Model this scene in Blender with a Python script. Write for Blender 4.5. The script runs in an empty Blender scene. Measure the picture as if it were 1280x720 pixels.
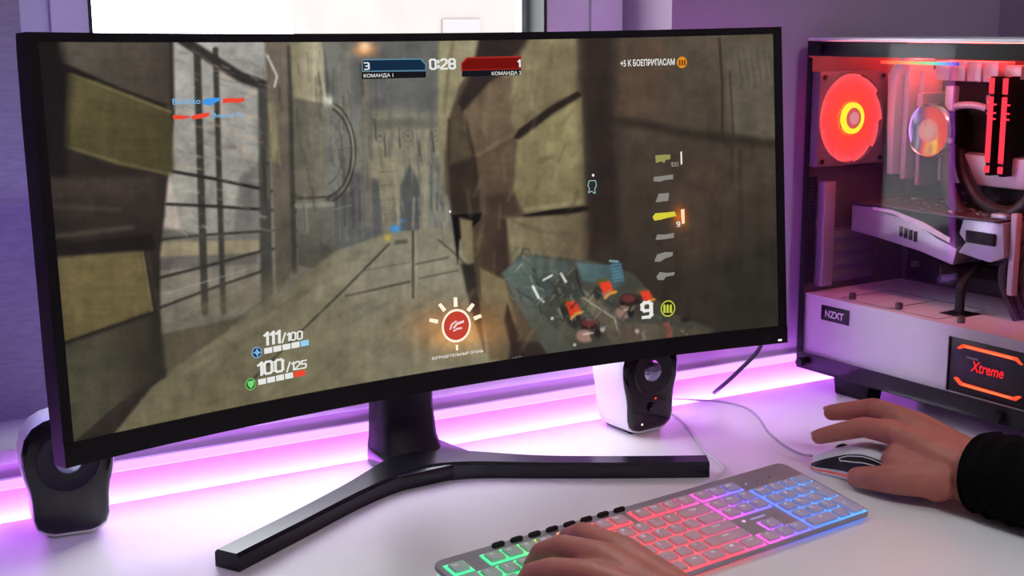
import bpy, bmesh, math, random
import numpy as np
from mathutils import Vector, Matrix
random.seed(7)
scene = bpy.context.scene
COL = scene.collection
PI = math.pi
def R(d): return math.radians(d)

# ---------------------------------------------------------------- camera
CAM = np.array([0.0, 0.0, 0.46])
RM = np.array([[0.83629713, -0.10889507, 0.53735367],     # rows: world axes seen by the camera (x right, y down, z forward)
               [-0.54825977, -0.15844051, 0.82116249],
               [-0.00428195, -0.98134523, -0.19220613]])
FPX = 1690.0
cam_d = bpy.data.cameras.new('camera')
cam_d.sensor_width = 36.0
cam_d.lens = 36.0 * FPX / 1280.0
cam_d.clip_start = 0.02
cam = bpy.data.objects.new('camera', cam_d)
COL.objects.link(cam)
m = Matrix(((RM[0, 0], -RM[0, 1], -RM[0, 2], CAM[0]), (RM[1, 0], -RM[1, 1], -RM[1, 2], CAM[1]),
            (RM[2, 0], -RM[2, 1], -RM[2, 2], CAM[2]), (0, 0, 0, 1)))
cam.matrix_world = m
cam_d.dof.use_dof = False
scene.camera = cam

# ---------------------------------------------------------------- world, exposure
world = bpy.data.worlds.new('overcast_sky')
scene.world = world
world.use_nodes = True
bg = world.node_tree.nodes['Background']
bg.inputs[0].default_value = (0.96, 0.98, 1.0, 1)
bg.inputs[1].default_value = 9.0
vs = scene.view_settings
vs.view_transform = 'Standard'
vs.look = 'None'
vs.exposure = 0.0
vs.gamma = 1.0
vs.use_curve_mapping = False

# ---------------------------------------------------------------- helpers
def lin(c):
    """0-255 sRGB triple to linear RGBA"""
    o = []
    for v in c:
        v = v / 255.0
        o.append(v / 12.92 if v <= 0.04045 else ((v + 0.055) / 1.055) ** 2.4)
    return (o[0], o[1], o[2], 1.0)

MATS = {}
def mat(name, col=(128, 128, 128), rough=0.5, metal=0.0, spec=0.5, emit=None, estr=0.0, noise=0.0, nscale=40.0,
        bump=0.0, bscale=200.0, coat=0.0, sss=0.0, stretch=None):
    if name in MATS: return MATS[name]
    mt = bpy.data.materials.new(name)
    mt.use_nodes = True
    nt = mt.node_tree
    p = nt.nodes['Principled BSDF']
    c = lin(col)
    p.inputs['Base Color'].default_value = c
    p.inputs['Roughness'].default_value = rough
    p.inputs['Metallic'].default_value = metal
    p.inputs['Specular IOR Level'].default_value = spec
    if coat: p.inputs['Coat Weight'].default_value = coat
    if sss:
        p.inputs['Subsurface Weight'].default_value = sss
        p.inputs['Subsurface Radius'].default_value = (0.006, 0.002, 0.001)
        p.inputs['Subsurface Scale'].default_value = 1.0
    if emit is not None:
        p.inputs['Emission Color'].default_value = lin(emit)
        p.inputs['Emission Strength'].default_value = estr
    if noise or bump:
        tc = nt.nodes.new('ShaderNodeTexCoord')
        src = tc.outputs['Object']
        if stretch:
            mp = nt.nodes.new('ShaderNodeMapping')
            mp.inputs['Scale'].default_value = stretch
            nt.links.new(src, mp.inputs[0]); src = mp.outputs[0]
        if noise:
            n = nt.nodes.new('ShaderNodeTexNoise')
            n.inputs['Scale'].default_value = nscale
            n.inputs['Detail'].default_value = 5
            nt.links.new(src, n.inputs['Vector'])
            rp = nt.nodes.new('ShaderNodeValToRGB')
            rp.color_ramp.elements[0].position = 0.3
            rp.color_ramp.elements[1].position = 0.7
            rp.color_ramp.elements[0].color = (c[0] * (1 - noise), c[1] * (1 - noise), c[2] * (1 - noise), 1)
            rp.color_ramp.elements[1].color = (min(1, c[0] * (1 + noise)), min(1, c[1] * (1 + noise)), min(1, c[2] * (1 + noise)), 1)
            nt.links.new(n.outputs['Fac'], rp.inputs[0])
            nt.links.new(rp.outputs[0], p.inputs['Base Color'])
        if bump:
            n2 = nt.nodes.new('ShaderNodeTexNoise')
            n2.inputs['Scale'].default_value = bscale
            n2.inputs['Detail'].default_value = 3
            nt.links.new(src, n2.inputs['Vector'])
            b = nt.nodes.new('ShaderNodeBump')
            b.inputs['Strength'].default_value = bump
            b.inputs['Distance'].default_value = 0.002
            nt.links.new(n2.outputs['Fac'], b.inputs['Height'])
            nt.links.new(b.outputs[0], p.inputs['Normal'])
    MATS[name] = mt
    return mt

def emat(name, col, strength=1.0):
    """a light-giving surface"""
    if name in MATS: return MATS[name]
    mt = bpy.data.materials.new(name)
    mt.use_nodes = True
    nt = mt.node_tree
    nt.nodes.clear()
    e = nt.nodes.new('ShaderNodeEmission')
    e.inputs[0].default_value = lin(col)
    e.inputs[1].default_value = strength
    o = nt.nodes.new('ShaderNodeOutputMaterial')
    nt.links.new(e.outputs[0], o.inputs[0])
    MATS[name] = mt
    return mt

def ramp_emat(name, stops, strength, axis=0, lo=0.0, hi=1.0, radial=False, base=None, emix=1.0):
    """emission whose colour runs along an object axis (or the radius from the object's own axis)"""
    mt = bpy.data.materials.new(name)
    mt.use_nodes = True
    nt = mt.node_tree
    p = nt.nodes['Principled BSDF']
    p.inputs['Base Color'].default_value = lin(base or (40, 40, 40))
    p.inputs['Roughness'].default_value = 0.5
    p.inputs['Specular IOR Level'].default_value = 0.2
    tc = nt.nodes.new('ShaderNodeTexCoord')
    if radial:
        ln = nt.nodes.new('ShaderNodeVectorMath'); ln.operation = 'LENGTH'
        nt.links.new(tc.outputs['Object'], ln.inputs[0]); val = ln.outputs['Value']
    else:
        sp = nt.nodes.new('ShaderNodeSeparateXYZ')
        nt.links.new(tc.outputs['Object'], sp.inputs[0]); val = sp.outputs[axis]
    mr = nt.nodes.new('ShaderNodeMapRange')
    mr.inputs['From Min'].default_value = lo
    mr.inputs['From Max'].default_value = hi
    nt.links.new(val, mr.inputs['Value'])
    rp = nt.nodes.new('ShaderNodeValToRGB')
    cr = rp.color_ramp
    while len(cr.elements) > 2: cr.elements.remove(cr.elements[-1])
    cr.elements[0].position = stops[0][0]; cr.elements[0].color = lin(stops[0][1])
    cr.elements[1].position = stops[-1][0]; cr.elements[1].color = lin(stops[-1][1])
    for pos, c in stops[1:-1]:
        e = cr.elements.new(pos); e.color = lin(c)
    nt.links.new(mr.outputs[0], rp.inputs[0])
    nt.links.new(rp.outputs[0], p.inputs['Emission Color'])
    p.inputs['Emission Strength'].default_value = strength
    MATS[name] = mt
    return mt

def tag(o, label=None, cat=None, group=None, kind=None):
    if label: o['label'] = label
    if cat: o['category'] = cat
    if group: o['group'] = group
    if kind: o['kind'] = kind
    return o

def thing(name, loc, label=None, cat=None, group=None, kind=None):
    o = bpy.data.objects.new(name, None)
    o.empty_display_size = 0.05
    COL.objects.link(o)
    o.location = loc
    return tag(o, label, cat, group, kind)

def base_of(parent):
    """world position of a parent chain (parents carry no rotation here)"""
    v = Vector((0, 0, 0))
    while parent is not None:
        v += parent.location
        parent = parent.parent
    return v

class MB:
    """collects verts and faces given in world coordinates, links them as ONE mesh object"""
    def __init__(s): s.v = []; s.f = []
    def add(s, vs_, fs):
        n = len(s.v)
        s.v += [tuple(map(float, q)) for q in vs_]
        s.f += [tuple(n + i for i in q) for q in fs]
        return s
    def box(s, a, b, tf=None):
        x0, y0, z0 = a; x1, y1, z1 = b
        vs_ = [(x0, y0, z0), (x1, y0, z0), (x1, y1, z0), (x0, y1, z0), (x0, y0, z1), (x1, y0, z1), (x1, y1, z1), (x0, y1, z1)]
        if tf: vs_ = [tf(*q) for q in vs_]
        return s.add(vs_, [(0, 3, 2, 1), (4, 5, 6, 7), (0, 1, 5, 4), (1, 2, 6, 5), (2, 3, 7, 6), (3, 0, 4, 7)])
    def loft(s, rings, closed=True, cap0=True, cap1=True):
        n = len(rings[0]); vs_ = [q for r in rings for q in r]; fs = []
        for i in range(len(rings) - 1):
            for j in range(n if closed else n - 1):
                k = (j + 1) % n
                fs.append((i * n + j, i * n + k, (i + 1) * n + k, (i + 1) * n + j))
        if closed and cap0: fs.append(tuple(reversed(range(n))))
        if closed and cap1: fs.append(tuple((len(rings) - 1) * n + j for j in range(n)))
        return s.add(vs_, fs)
    def prism(s, pts, d0, d1, tf):
        """pts: outline (a, b); tf(a, b, d) -> world"""
        return s.loft([[tf(a, b, d0) for a, b in pts], [tf(a, b, d1) for a, b in pts]])
    def tube(s, path, rad, n=10, flat=None):
        P = [Vector(q) for q in path]; rings = []
        if not isinstance(rad, (list, tuple)): rad = [rad] * len(P)
        up = Vector((0, 0, 1))
        t0 = (P[1] - P[0]).normalized()
        a = up.cross(t0)
        if a.length < 1e-3: a = Vector((1, 0, 0))
        a.normalize()
        for i, q in enumerate(P):
            t = (P[min(i + 1, len(P) - 1)] - P[max(i - 1, 0)]).normalized()
            a = (a - t * a.dot(t)).normalized()
            b = t.cross(a)
            rings.append([tuple(q + (a * math.cos(2 * PI * k / n) + b * math.sin(2 * PI * k / n) * (flat or 1)) * rad[i]) for k in range(n)])
        return s.loft(rings)
    def lathe(s, prof, o, ax, n=32):
        """prof: (radius, height) list about axis ax from o"""
        o = Vector(o); ax = Vector(ax).normalized()
        a = ax.orthogonal().normalized(); b = ax.cross(a)
        rings = [[tuple(o + ax * h + (a * math.cos(2 * PI * k / n) + b * math.sin(2 * PI * k / n)) * max(r, 1e-5)) for k in range(n)] for r, h in prof]
        return s.loft(rings)
    def build(s, name, mt, parent=None, smooth=False, bevel=0.0, seg=2, loc=None, angle=40):
        org = base_of(parent)
        o_loc = Vector((0, 0, 0))
        if loc is not None:
            o_loc = Vector(loc) - org
            org = Vector(loc)
        me = bpy.data.meshes.new(name)
        me.from_pydata([(x - org.x, y - org.y, z - org.z) for x, y, z in s.v], [], s.f)
        bm = bmesh.new(); bm.from_mesh(me)
        bmesh.ops.recalc_face_normals(bm, faces=bm.faces)
        if bevel:
            es = [e for e in bm.edges if len(e.link_faces) == 2 and e.calc_face_angle(0) > R(30)]
            bmesh.ops.bevel(bm, geom=es, offset=bevel, segments=seg, profile=0.5, affect='EDGES', clamp_overlap=True)
        if smooth or bevel:
            for f in bm.faces: f.smooth = True
            for e in bm.edges:
                if len(e.link_faces) == 2 and e.calc_face_angle(0) > R(angle): e.smooth = False
        bm.to_mesh(me); bm.free()
        me.materials.append(mt)
        o = bpy.data.objects.new(name, me)
        COL.objects.link(o)
        o.parent = parent
        o.location = o_loc
        return o

def copy_tree(o, parent=None):
    c = o.copy(); COL.objects.link(c); c.parent = parent
    for ch in o.children: copy_tree(ch, c)
    return c

def bezier(pts, n=24):
    """smooth path through the points (Catmull-Rom)"""
    P = [Vector(p) for p in pts]; out = []
    for i in range(len(P) - 1):
        p0 = P[max(i - 1, 0)]; p1 = P[i]; p2 = P[i + 1]; p3 = P[min(i + 2, len(P) - 1)]
        for k in range(n):
            t = k / n
            out.append(0.5 * ((2 * p1) + (p2 - p0) * t + (2 * p0 - 5 * p1 + 4 * p2 - p3) * t * t + (3 * p1 - p0 - 3 * p2 + p3) * t ** 3))
    out.append(P[-1])
    return [tuple(p) for p in out]

def text_mesh(body, bold=0.0, shear=0.0, res=3):
    """flat mesh of a line of text, 1 unit line size, origin at its lower-left"""
    cu = bpy.data.curves.new('lettering', 'FONT')
    cu.body = body; cu.size = 1.0; cu.resolution_u = res
    cu.offset = bold; cu.shear = shear
    ob = bpy.data.objects.new('lettering', cu)
    COL.objects.link(ob)
    dg = bpy.context.evaluated_depsgraph_get()
    me = bpy.data.meshes.new_from_object(ob.evaluated_get(dg))
    v = [tuple(q.co) for q in me.vertices]
    f = [tuple(p.vertices) for p in me.polygons]
    bpy.data.objects.remove(ob); bpy.data.curves.remove(cu); bpy.data.meshes.remove(me)
    if not v: return [], [], 0, 0
    x0 = min(q[0] for q in v); y0 = min(q[1] for q in v)
    w = max(q[0] for q in v) - x0; h = max(q[1] for q in v) - y0
    return [(q[0] - x0, q[1] - y0) for q in v], f, w, h

# ---------------------------------------------------------------- the room
WA = math.atan(-0.06)
WE = (math.cos(WA), math.sin(WA)); WN = (-math.sin(WA), math.cos(WA))
def W(u, v, z):
    """u along the window wall, v into the wall, z up from the desk top"""
    return (WE[0] * u + WN[0] * v, 1.312 + WE[1] * u + WN[1] * v, z)

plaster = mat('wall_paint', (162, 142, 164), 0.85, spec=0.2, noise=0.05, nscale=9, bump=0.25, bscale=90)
plaster_tex = mat('wall_texture', (150, 147, 152), 0.9, spec=0.15, noise=0.12, nscale=60, bump=0.5, bscale=160, stretch=(1, 1, 5))
ceil_m = mat('ceiling_paint', (225, 224, 220), 0.9, noise=0.03, nscale=5)
floor_m = mat('floor_laminate', (120, 98, 78), 0.5, noise=0.25, nscale=6, stretch=(1, 9, 1))
pvc = mat('window_plastic', (206, 203, 212), 0.35, spec=0.4, noise=0.02, nscale=20)
gasket = mat('window_gasket', (28, 27, 30), 0.6)
sill_m = mat('sill_board', (196, 194, 196), 0.45, noise=0.04, nscale=30)

ZF, ZC = -0.75, 1.85
UL, UR = -1.55, 1.60          # side walls
RO0, RO1 = 0.10, 1.045       # window recess
ZS, ZT = 0.068, 1.42          # sill top, lintel
def wall(name, boxes, mt, tf=W):
    b = MB()
    for a, c in boxes: b.box(a, c, tf)
    return tag(b.build(name, mt), kind='structure')

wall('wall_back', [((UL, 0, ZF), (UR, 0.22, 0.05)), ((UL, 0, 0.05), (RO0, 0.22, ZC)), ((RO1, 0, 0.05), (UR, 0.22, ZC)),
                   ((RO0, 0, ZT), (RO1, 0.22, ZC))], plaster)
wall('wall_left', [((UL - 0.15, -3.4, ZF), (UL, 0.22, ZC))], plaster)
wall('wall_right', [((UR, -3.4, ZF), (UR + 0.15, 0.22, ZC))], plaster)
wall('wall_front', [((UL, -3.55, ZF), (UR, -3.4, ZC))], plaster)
wall('ceiling', [((UL - 0.15, -3.55, ZC), (UR + 0.15, 0.22, ZC + 0.1))], ceil_m)
wall('floor', [((UL - 0.15, -3.55, ZF - 0.1), (UR + 0.15, 0.22, ZF))], floor_m)
wall('trim_1', [((RO0 + .001, 0.085, ZS), (0.329, 0.22, ZT - .001))], plaster_tex)   # plastered pier beside the window frame

win = thing('window_1', W(0.69, 0.12, ZS), kind='structure')
# sill board in front, along the whole recess
b = MB(); prof = [(-0.003, 0.0501), (-0.004, 0.056), (-0.003, 0.064), (0.002, ZS), (0.16, ZS), (0.16, 0.050)]
b.loft([[W(RO0, v, z) for v, z in prof], [W(RO1 - 0.001, v, z) for v, z in prof]])
b.build('window_sill', sill_m, win, smooth=True)
def frame4(u0, u1, z0, z1, v0, v1, w, name, mt, parent):
    b = MB()
    b.box((u0, v0, z0), (u0 + w, v1, z1), W).box((u1 - w, v0, z0), (u1, v1, z1), W)
    b.box((u0 + w, v0, z0), (u1 - w, v1, z0 + w), W).box((u0 + w, v0, z1 - w), (u1 - w, v1, z1), W)
    return b.build(name, mt, parent)
glass_m = bpy.data.materials.new('window_glass'); glass_m.use_nodes = True
nt = glass_m.node_tree; nt.nodes.clear()
tr = nt.nodes.new('ShaderNodeBsdfTransparent'); gl = nt.nodes.new('ShaderNodeBsdfGlossy'); gl.inputs['Roughness'].default_value = 0.02
tr.inputs[0].default_value = (0.96, 0.97, 0.97, 1)
mx = nt.nodes.new('ShaderNodeMixShader'); mx.inputs[0].default_value = 0.05; o_ = nt.nodes.new('ShaderNodeOutputMaterial')
nt.links.new(tr.outputs[0], mx.inputs[1]); nt.links.new(gl.outputs[0], mx.inputs[2]); nt.links.new(mx.outputs[0], o_.inputs[0])
def sash(u0, u1, win):
    frame4(u0, u1, ZS, ZT, 0.105, 0.165, 0.030, 'outer_frame', pvc, win)
    s_ = frame4(u0 + 0.030, u1 - 0.030, ZS + 0.03, ZT - 0.03, 0.095, 0.155, 0.036, 'sash_frame', pvc, win)
    frame4(u0 + 0.066, u1 - 0.066, ZS + 0.066, ZT - 0.066, 0.096, 0.150, 0.004, 'rubber_gasket', gasket, win)
    MB().box((u0 + 0.068, 0.125, ZS + 0.068), (u1 - 0.068, 0.131, ZT - 0.068), W).build('pane', glass_m, win)
sash(0.330, 0.998, win)
MB().box((0.998, 0.100, ZS), (1.044, 0.170, ZT), W).build('jamb_extension', pvc, win)
MB().box((0.919, 0.133, ZS + 0.067), (0.925, 0.150, ZT - 0.067), W).build('glass_spacer', mat('spacer', (150, 150, 150), 0.4), win)

# desk
desk_m = mat('desk_white', (232, 231, 229), 0.32, spec=0.35, noise=0.015, nscale=14, bump=0.02, bscale=400)
edge_m = mat('desk_edge', (215, 214, 212), 0.4, noise=0.02)
desk = thing('desk', W(0.72, -0.42, ZF), 'long white laminate desk pushed against the window wall', 'desk')
MB().box((-0.25, -0.90, -0.03), (UR - 0.006, -0.022, 0.0), W).build('desk_top', desk_m, desk, bevel=0.0015)
for uu in (-0.20, UR - 0.07):
    for vv in (-0.85, -0.09):
        MB().box((uu, vv, ZF), (uu + 0.05, vv + 0.05, -0.03), W).build('leg', edge_m, desk, bevel=0.002)
MB().box((-0.15, -0.08, -0.30), (UR - 0.08, -0.06, -0.03), W).build('back_panel', edge_m, desk)

# lit tape along the wall just above the desk
strip_m = ramp_emat('led_tape_glow', [(0.0, (175, 120, 255)), (0.35, (215, 140, 255)), (0.75, (215, 140, 255)), (1.0, (195, 130, 255))], 2.2, axis=0, lo=-0.7, hi=0.75)
ls = thing('led_strip', W(0.72, -0.003, 0.03), 'violet glowing light strip along the wall behind the monitor', 'light strip')
MB().box((0.02, -0.0035, 0.026), (1.50, -0.0005, 0.034), W).build('lit_tape', strip_m, ls, loc=W(0.72, -0.003, 0.03))
MB().box((-0.2, -0.0218, -0.026), (1.52, -0.0195, -0.006), W).build('hidden_tape', emat('led_tape_wash', (205, 122, 255), 55.0), ls)
MB().box((0.015, -0.0005, 0.024), (1.505, -0.0002, 0.036), W).build('backing', mat('tape_white', (225, 225, 225), 0.5), ls)

# unseen ceiling lamp behind the camera, added to fill the room with light
cl = thing('added_ceiling_light', (0.5, -0.9, ZC), 'round white flush ceiling lamp with frosted diffuser, added unseen as room fill', 'lamp')
MB().lathe([(0.0, 0), (0.20, 0), (0.20, -0.02), (0.0, -0.02)], (0.5, -0.9, ZC), (0, 0, 1), 40).build('housing', mat('fill_lamp_white', (230, 230, 230), 0.5), cl, smooth=True)
MB().lathe([(0.0, -0.0205), (0.185, -0.0205), (0.18, -0.04), (0.13, -0.06), (0.0, -0.07)], (0.5, -0.9, ZC), (0, 0, 1), 40).build('diffuser', emat('fill_lamp_glow', (246, 247, 255), 66.0), cl, smooth=True)

# pale apartment block across the street, far outside the window
bl = thing('apartment_block', (34, 40, -12), 'pale orange apartment block outside the window, washed out by daylight', 'building')
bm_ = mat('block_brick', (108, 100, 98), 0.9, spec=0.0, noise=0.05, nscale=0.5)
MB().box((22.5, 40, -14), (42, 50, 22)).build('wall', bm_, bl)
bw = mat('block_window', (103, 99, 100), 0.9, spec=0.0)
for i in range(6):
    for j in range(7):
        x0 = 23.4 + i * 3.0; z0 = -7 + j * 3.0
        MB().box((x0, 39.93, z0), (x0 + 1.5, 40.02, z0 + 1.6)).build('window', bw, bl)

# ---------------------------------------------------------------- curved monitor
MW, MH = 0.814, 0.3514        # outer arc width and height
MR = 1.5                      # curve radius
MYAW, MTILT = -0.0114, 0.0745
MC = np.array([0.6739, 1.095, 0.2755]) + np.array([math.sin(-MYAW), math.cos(MYAW), 0]) * 0.0547
def S(u, v, n=0.0):
    """a point of the screen: u along the curve, v up, n out towards the viewer (numpy friendly)"""
    th = np.asarray(u) / MR
    x = (MR - n) * np.sin(th); y = -(MR - (MR - n) * np.cos(th)); z = np.asarray(v) + 0.0 * x
    y2 = y * math.cos(MTILT) + z * math.sin(MTILT); z2 = -y * math.sin(MTILT) + z * math.cos(MTILT)
    c, s = math.cos(MYAW), math.sin(MYAW)
    return np.stack([MC[0] + c * x - s * y2, MC[1] + s * x + c * y2, MC[2] + z2], -1)
def project(P):
    q = (P - CAM) @ RM
    return 640 + FPX * q[..., 0] / q[..., 2], 360 + FPX * q[..., 1] / q[..., 2]
def px2uv(px, py):
    """where on the screen surface a measured point of the picture lies"""
    u, v = 0.0, 0.0
    for _ in range(12):
        a, b_ = project(S(u, v)); e = 1e-5
        a1, b1 = project(S(u + e, v)); a2, b2 = project(S(u, v + e))
        J = np.array([[(a1 - a) / e, (a2 - a) / e], [(b1 - b_) / e, (b2 - b_) / e]])
        d = np.linalg.solve(J, np.array([px - a, py - b_]))
        u += float(d[0]); v += float(d[1])
    return u, v

mon = thing('monitor', (0.655, 1.2, 0), 'wide curved black monitor showing a first-person game in a stone corridor', 'monitor')
blk = mat('black_plastic', (13, 12, 14), 0.42, spec=0.25, noise=0.1, nscale=300)
blk2 = mat('black_matte', (16, 16, 18), 0.55, spec=0.25, noise=0.12, nscale=200)
BS, BT, BB = 0.0095, 0.0075, 0.0195    # side, top, bottom border
NU = 64
us = np.linspace(-MW / 2, MW / 2, NU)
# back shell
rings = []
for u in us:
    k = 1 - (abs(u) / (MW / 2)) ** 2.4
    th_ = 0.017 + 0.026 * k
    hv = MH / 2
    ring = [(-hv, -0.0005), (hv, -0.0005), (hv, -0.014), (hv * 0.93, -th_ * 0.9), (hv * 0.6, -th_ - 0.008 * k), (-hv * 0.6, -th_ - 0.008 * k), (-hv * 0.93, -th_ * 0.9), (-hv, -0.014)]
    rings.append([tuple(S(u, v, n)) for v, n in ring])
MB().loft(rings).build('back_housing', blk, mon, smooth=True, angle=25)
# border around the screen
def border(u0, u1, v0, v1, n0, n1, steps):
    uu = np.linspace(u0, u1, steps)
    return MB().loft([[tuple(S(u, v0, n0)), tuple(S(u, v1, n0)), tuple(S(u, v1, n1)), tuple(S(u, v0, n1))] for u in uu])
hw, hh = MW / 2, MH / 2
border(-hw, hw, hh - BT, hh, -0.0005, 0.0025, NU).build('bezel_top', blk, mon, smooth=True)
border(-hw, hw, -hh, -hh + BB, -0.0005, 0.0035, NU).build('bezel_bottom', blk, mon, smooth=True)
border(-hw, -hw + BS, -hh + BB, hh - BT, -0.0005, 0.0025, 3).build('bezel_side', blk, mon)
border(hw - BS, hw, -hh + BB, hh - BT, -0.0005, 0.0025, 3).build('bezel_side', blk, mon)
lu, lv = px2uv(973, 424.5)
border(lu - 0.0022, lu + 0.0022, lv - 0.0009, lv + 0.0009, 0.0032, 0.0040, 2).build('power_light', emat('power_led', (235, 240, 255), 1.6), mon)
# light band on the back of the housing
for sgn in (-1, 1):
    border(sgn * 0.36 - 0.004, sgn * 0.36 + 0.004, -0.12, 0.13, -0.040, -0.036, 2).build('back_light', emat('bias_glow_violet', (125, 92, 255), 42.0) if sgn < 0 else emat('bias_glow_magenta', (205, 80, 235), 42.0), mon)
border(-0.365, 0.365, -0.150, -0.142, -0.056, -0.052, 30).build('back_light', emat('bias_glow_pink', (205, 140, 255), 12.0), mon)

# ---- the picture on the screen: colours stored on the screen surface itself
GW, GH = 700, 296
gu = np.linspace(-hw + BS * 0.8, hw - BS * 0.8, GW); gv = np.linspace(-hh + BB * 0.9, hh - BT * 0.8, GH)
UU, VV = np.meshgrid(gu, gv)
PTS = S(UU.ravel(), VV.ravel(), 0.0004)
PX, PY = project(S(UU.ravel(), VV.ravel(), 0.0))
rng = np.random.RandomState(3)
def vnoise(x, y, seed=0):
    """smooth value noise"""
    g = np.random.RandomState(seed).rand(64, 64)
    xi = np.floor(x).astype(int); yi = np.floor(y).astype(int)
    fx = x - xi; fy = y - yi
    fx = fx * fx * (3 - 2 * fx); fy = fy * fy * (3 - 2 * fy)
    a = g[xi % 64, yi % 64]; b_ = g[(xi + 1) % 64, yi % 64]; c = g[xi % 64, (yi + 1) % 64]; d = g[(xi + 1) % 64, (yi + 1) % 64]
    return (a * (1 - fx) + b_ * fx) * (1 - fy) + (c * (1 - fx) + d * fx) * fy
def fbm(sx, sy, seed):
    t = 0; a = 0.5
    for i in range(4):
        t = t + a * vnoise(PX * sx * 2 ** i + 50, PY * sy * 2 ** i + 50, seed + i); a *= 0.5
    return t - 0.47
IMG = np.zeros((PX.size, 3)); IMG[:] = (62, 54, 44)
def sdist(poly):
    """signed distance to a polygon, positive inside"""
    P = np.array(poly, float); n = len(P)
    d = np.full(PX.size, 1e9); ins = np.zeros(PX.size, bool)
    for i in range(n):
        a = P[i]; b_ = P[(i + 1) % n]; e = b_ - a
        wx = PX - a[0]; wy = PY - a[1]
        t = np.clip((wx * e[0] + wy * e[1]) / max(e @ e, 1e-9), 0, 1)
        d = np.minimum(d, np.hypot(wx - t * e[0], wy - t * e[1]))
        c1 = (a[1] > PY) != (b_[1] > PY)
        with np.errstate(divide='ignore', invalid='ignore'):
            xi = a[0] + (PY - a[1]) * e[0] / (e[1] if abs(e[1]) > 1e-9 else 1e-9)
        ins ^= c1 & (PX < xi)
    return np.where(ins, d, -d)
def sstep(x): x = np.clip(x, 0, 1); return x * x * (3 - 2 * x)
def blend(al, col):
    IMG[:] = IMG * (1 - al[:, None]) + np.asarray(col, float) * al[:, None] if np.ndim(col) == 1 else IMG * (1 - al[:, None]) + col * al[:, None]
def poly(pts, c0, c1=None, soft=2.0, op=1.0, grad=None):
    """soft polygon; c0..c1 runs along grad=((x0,y0),(x1,y1))"""
    al = sstep(sdist(pts) / (2 * soft) + 0.5) * op
    if c1 is None: blend(al, c0)
    else:
        (x0, y0), (x1, y1) = grad
        t = np.clip(((PX - x0) * (x1 - x0) + (PY - y0) * (y1 - y0)) / ((x1 - x0) ** 2 + (y1 - y0) ** 2), 0, 1)[:, None]
        blend(al, np.asarray(c0, float) * (1 - t) + np.asarray(c1, float) * t)
def line(pts, w, col, soft=1.2, op=1.0):
    d = np.full(PX.size, 1e9)
    for a, b_ in zip(pts[:-1], pts[1:]):
        ex, ey = b_[0] - a[0], b_[1] - a[1]
        t = np.clip(((PX - a[0]) * ex + (PY - a[1]) * ey) / max(ex * ex + ey * ey, 1e-9), 0, 1)
        d = np.minimum(d, np.hypot(PX - a[0] - t * ex, PY - a[1] - t * ey))
    blend(sstep((w / 2 - d) / (2 * soft) + 0.5) * op, col)
def disc(x, y, rx, ry, col, soft=1.5, op=1.0):
    d = (1 - np.hypot((PX - x) / rx, (PY - y) / ry)) * min(rx, ry)
    blend(sstep(d / (2 * soft) + 0.5) * op, col)
def ring(x, y, rx, ry, w, col, a0=-PI, a1=PI, soft=1.0, op=1.0):
    r = np.hypot((PX - x) / rx, (PY - y) / ry); d = np.abs(r - 1) * min(rx, ry)
    an = np.arctan2((PY - y) / ry, (PX - x) / rx)
    blend(sstep((w / 2 - d) / (2 * soft) + 0.5) * op * ((an >= a0) & (an <= a1)), col)
def glow(x, y, rx, ry, col, op):
    blend(np.exp(-(((PX - x) / rx) ** 2 + ((PY - y) / ry) ** 2)) * op, col)

# far hall and sky-lit court
poly([(200, 40), (600, 40), (610, 330), (190, 420)], (128, 126, 118), (104, 104, 98), 3, grad=((250, 60), (560, 60)))
poly([(465, 100), (560, 100), (560, 290), (462, 296)], (110, 108, 98), (138, 133, 112), 6, grad=((500, 60), (500, 200)))
poly([(440, 40), (560, 40), (560, 145), (440, 130)], (98, 98, 95), soft=8)
for x in (452, 463, 486, 522, 538): line([(x, 60), (x + 3, 290)], 5, (96, 95, 88), 3, 0.6)
for x, y in ((468, 150), (480, 172), (498, 160), (523, 178), (540, 165)): line([(x, y), (x + 2, y + 24)], 2.2, (66, 66, 60), 1.2, .75)
for x in (475, 510, 543): ring(x, 170, 6, 7, 1.8, (84, 82, 74), op=.5); disc(x, 170, 3, 3, (96, 92, 80), 1.5, .7)
for x in (486, 497, 523, 533): glow(x, 166, 3, 7, (172, 164, 138), .5)
poly([(466, 150), (558, 146), (558, 158), (466, 162)], (86, 86, 80), soft=4, op=.6)
poly([(462, 200), (496, 195), (496, 292), (464, 296)], (150, 142, 116), (118, 112, 94), 3, .8, ((470, 200), (470, 290)))
for y in (215, 232, 250, 268): line([(476, y), (494, y - 1)], 1.4, (108, 102, 86), .9, .8)
poly([(500, 232), (512, 205), (524, 230), (526, 288), (500, 290)], (82, 84, 82), soft=3)
poly([(535, 200), (556, 190), (556, 284), (536, 286)], (116, 116, 106), soft=3)
for x in (539, 546, 553): line([(x, 205), (x, 262)], 2.4, (84, 90, 90), 1.2, .8)
poly([(416, 240), (462, 240), (478, 296), (416, 316)], (86, 86, 82), soft=3)
poly([(440, 215), (474, 225), (478, 294), (442, 302)], (92, 92, 90), soft=3)
for x in (422, 430, 450, 462): line([(x, 150), (x + 3, 300)], 2, (112, 110, 102), 1.2, .6)
line([(416, 262), (440, 256)], 2, (118, 116, 106), 1, .8)
ring(406, 190, 38, 63, 2.2, (66, 62, 55), -1.35, 1.5, .8)
ring(406, 190, 36, 60, 1.6, (150, 144, 124), -1.3, .6, .9, .7)
ring(406, 190, 33, 56, 2.2, (70, 66, 58), -1.3, 1.45, .8)
ring(406, 190, 22, 40, 1.6, (84, 80, 72), -1.3, 1.45, .9, .7)
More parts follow.
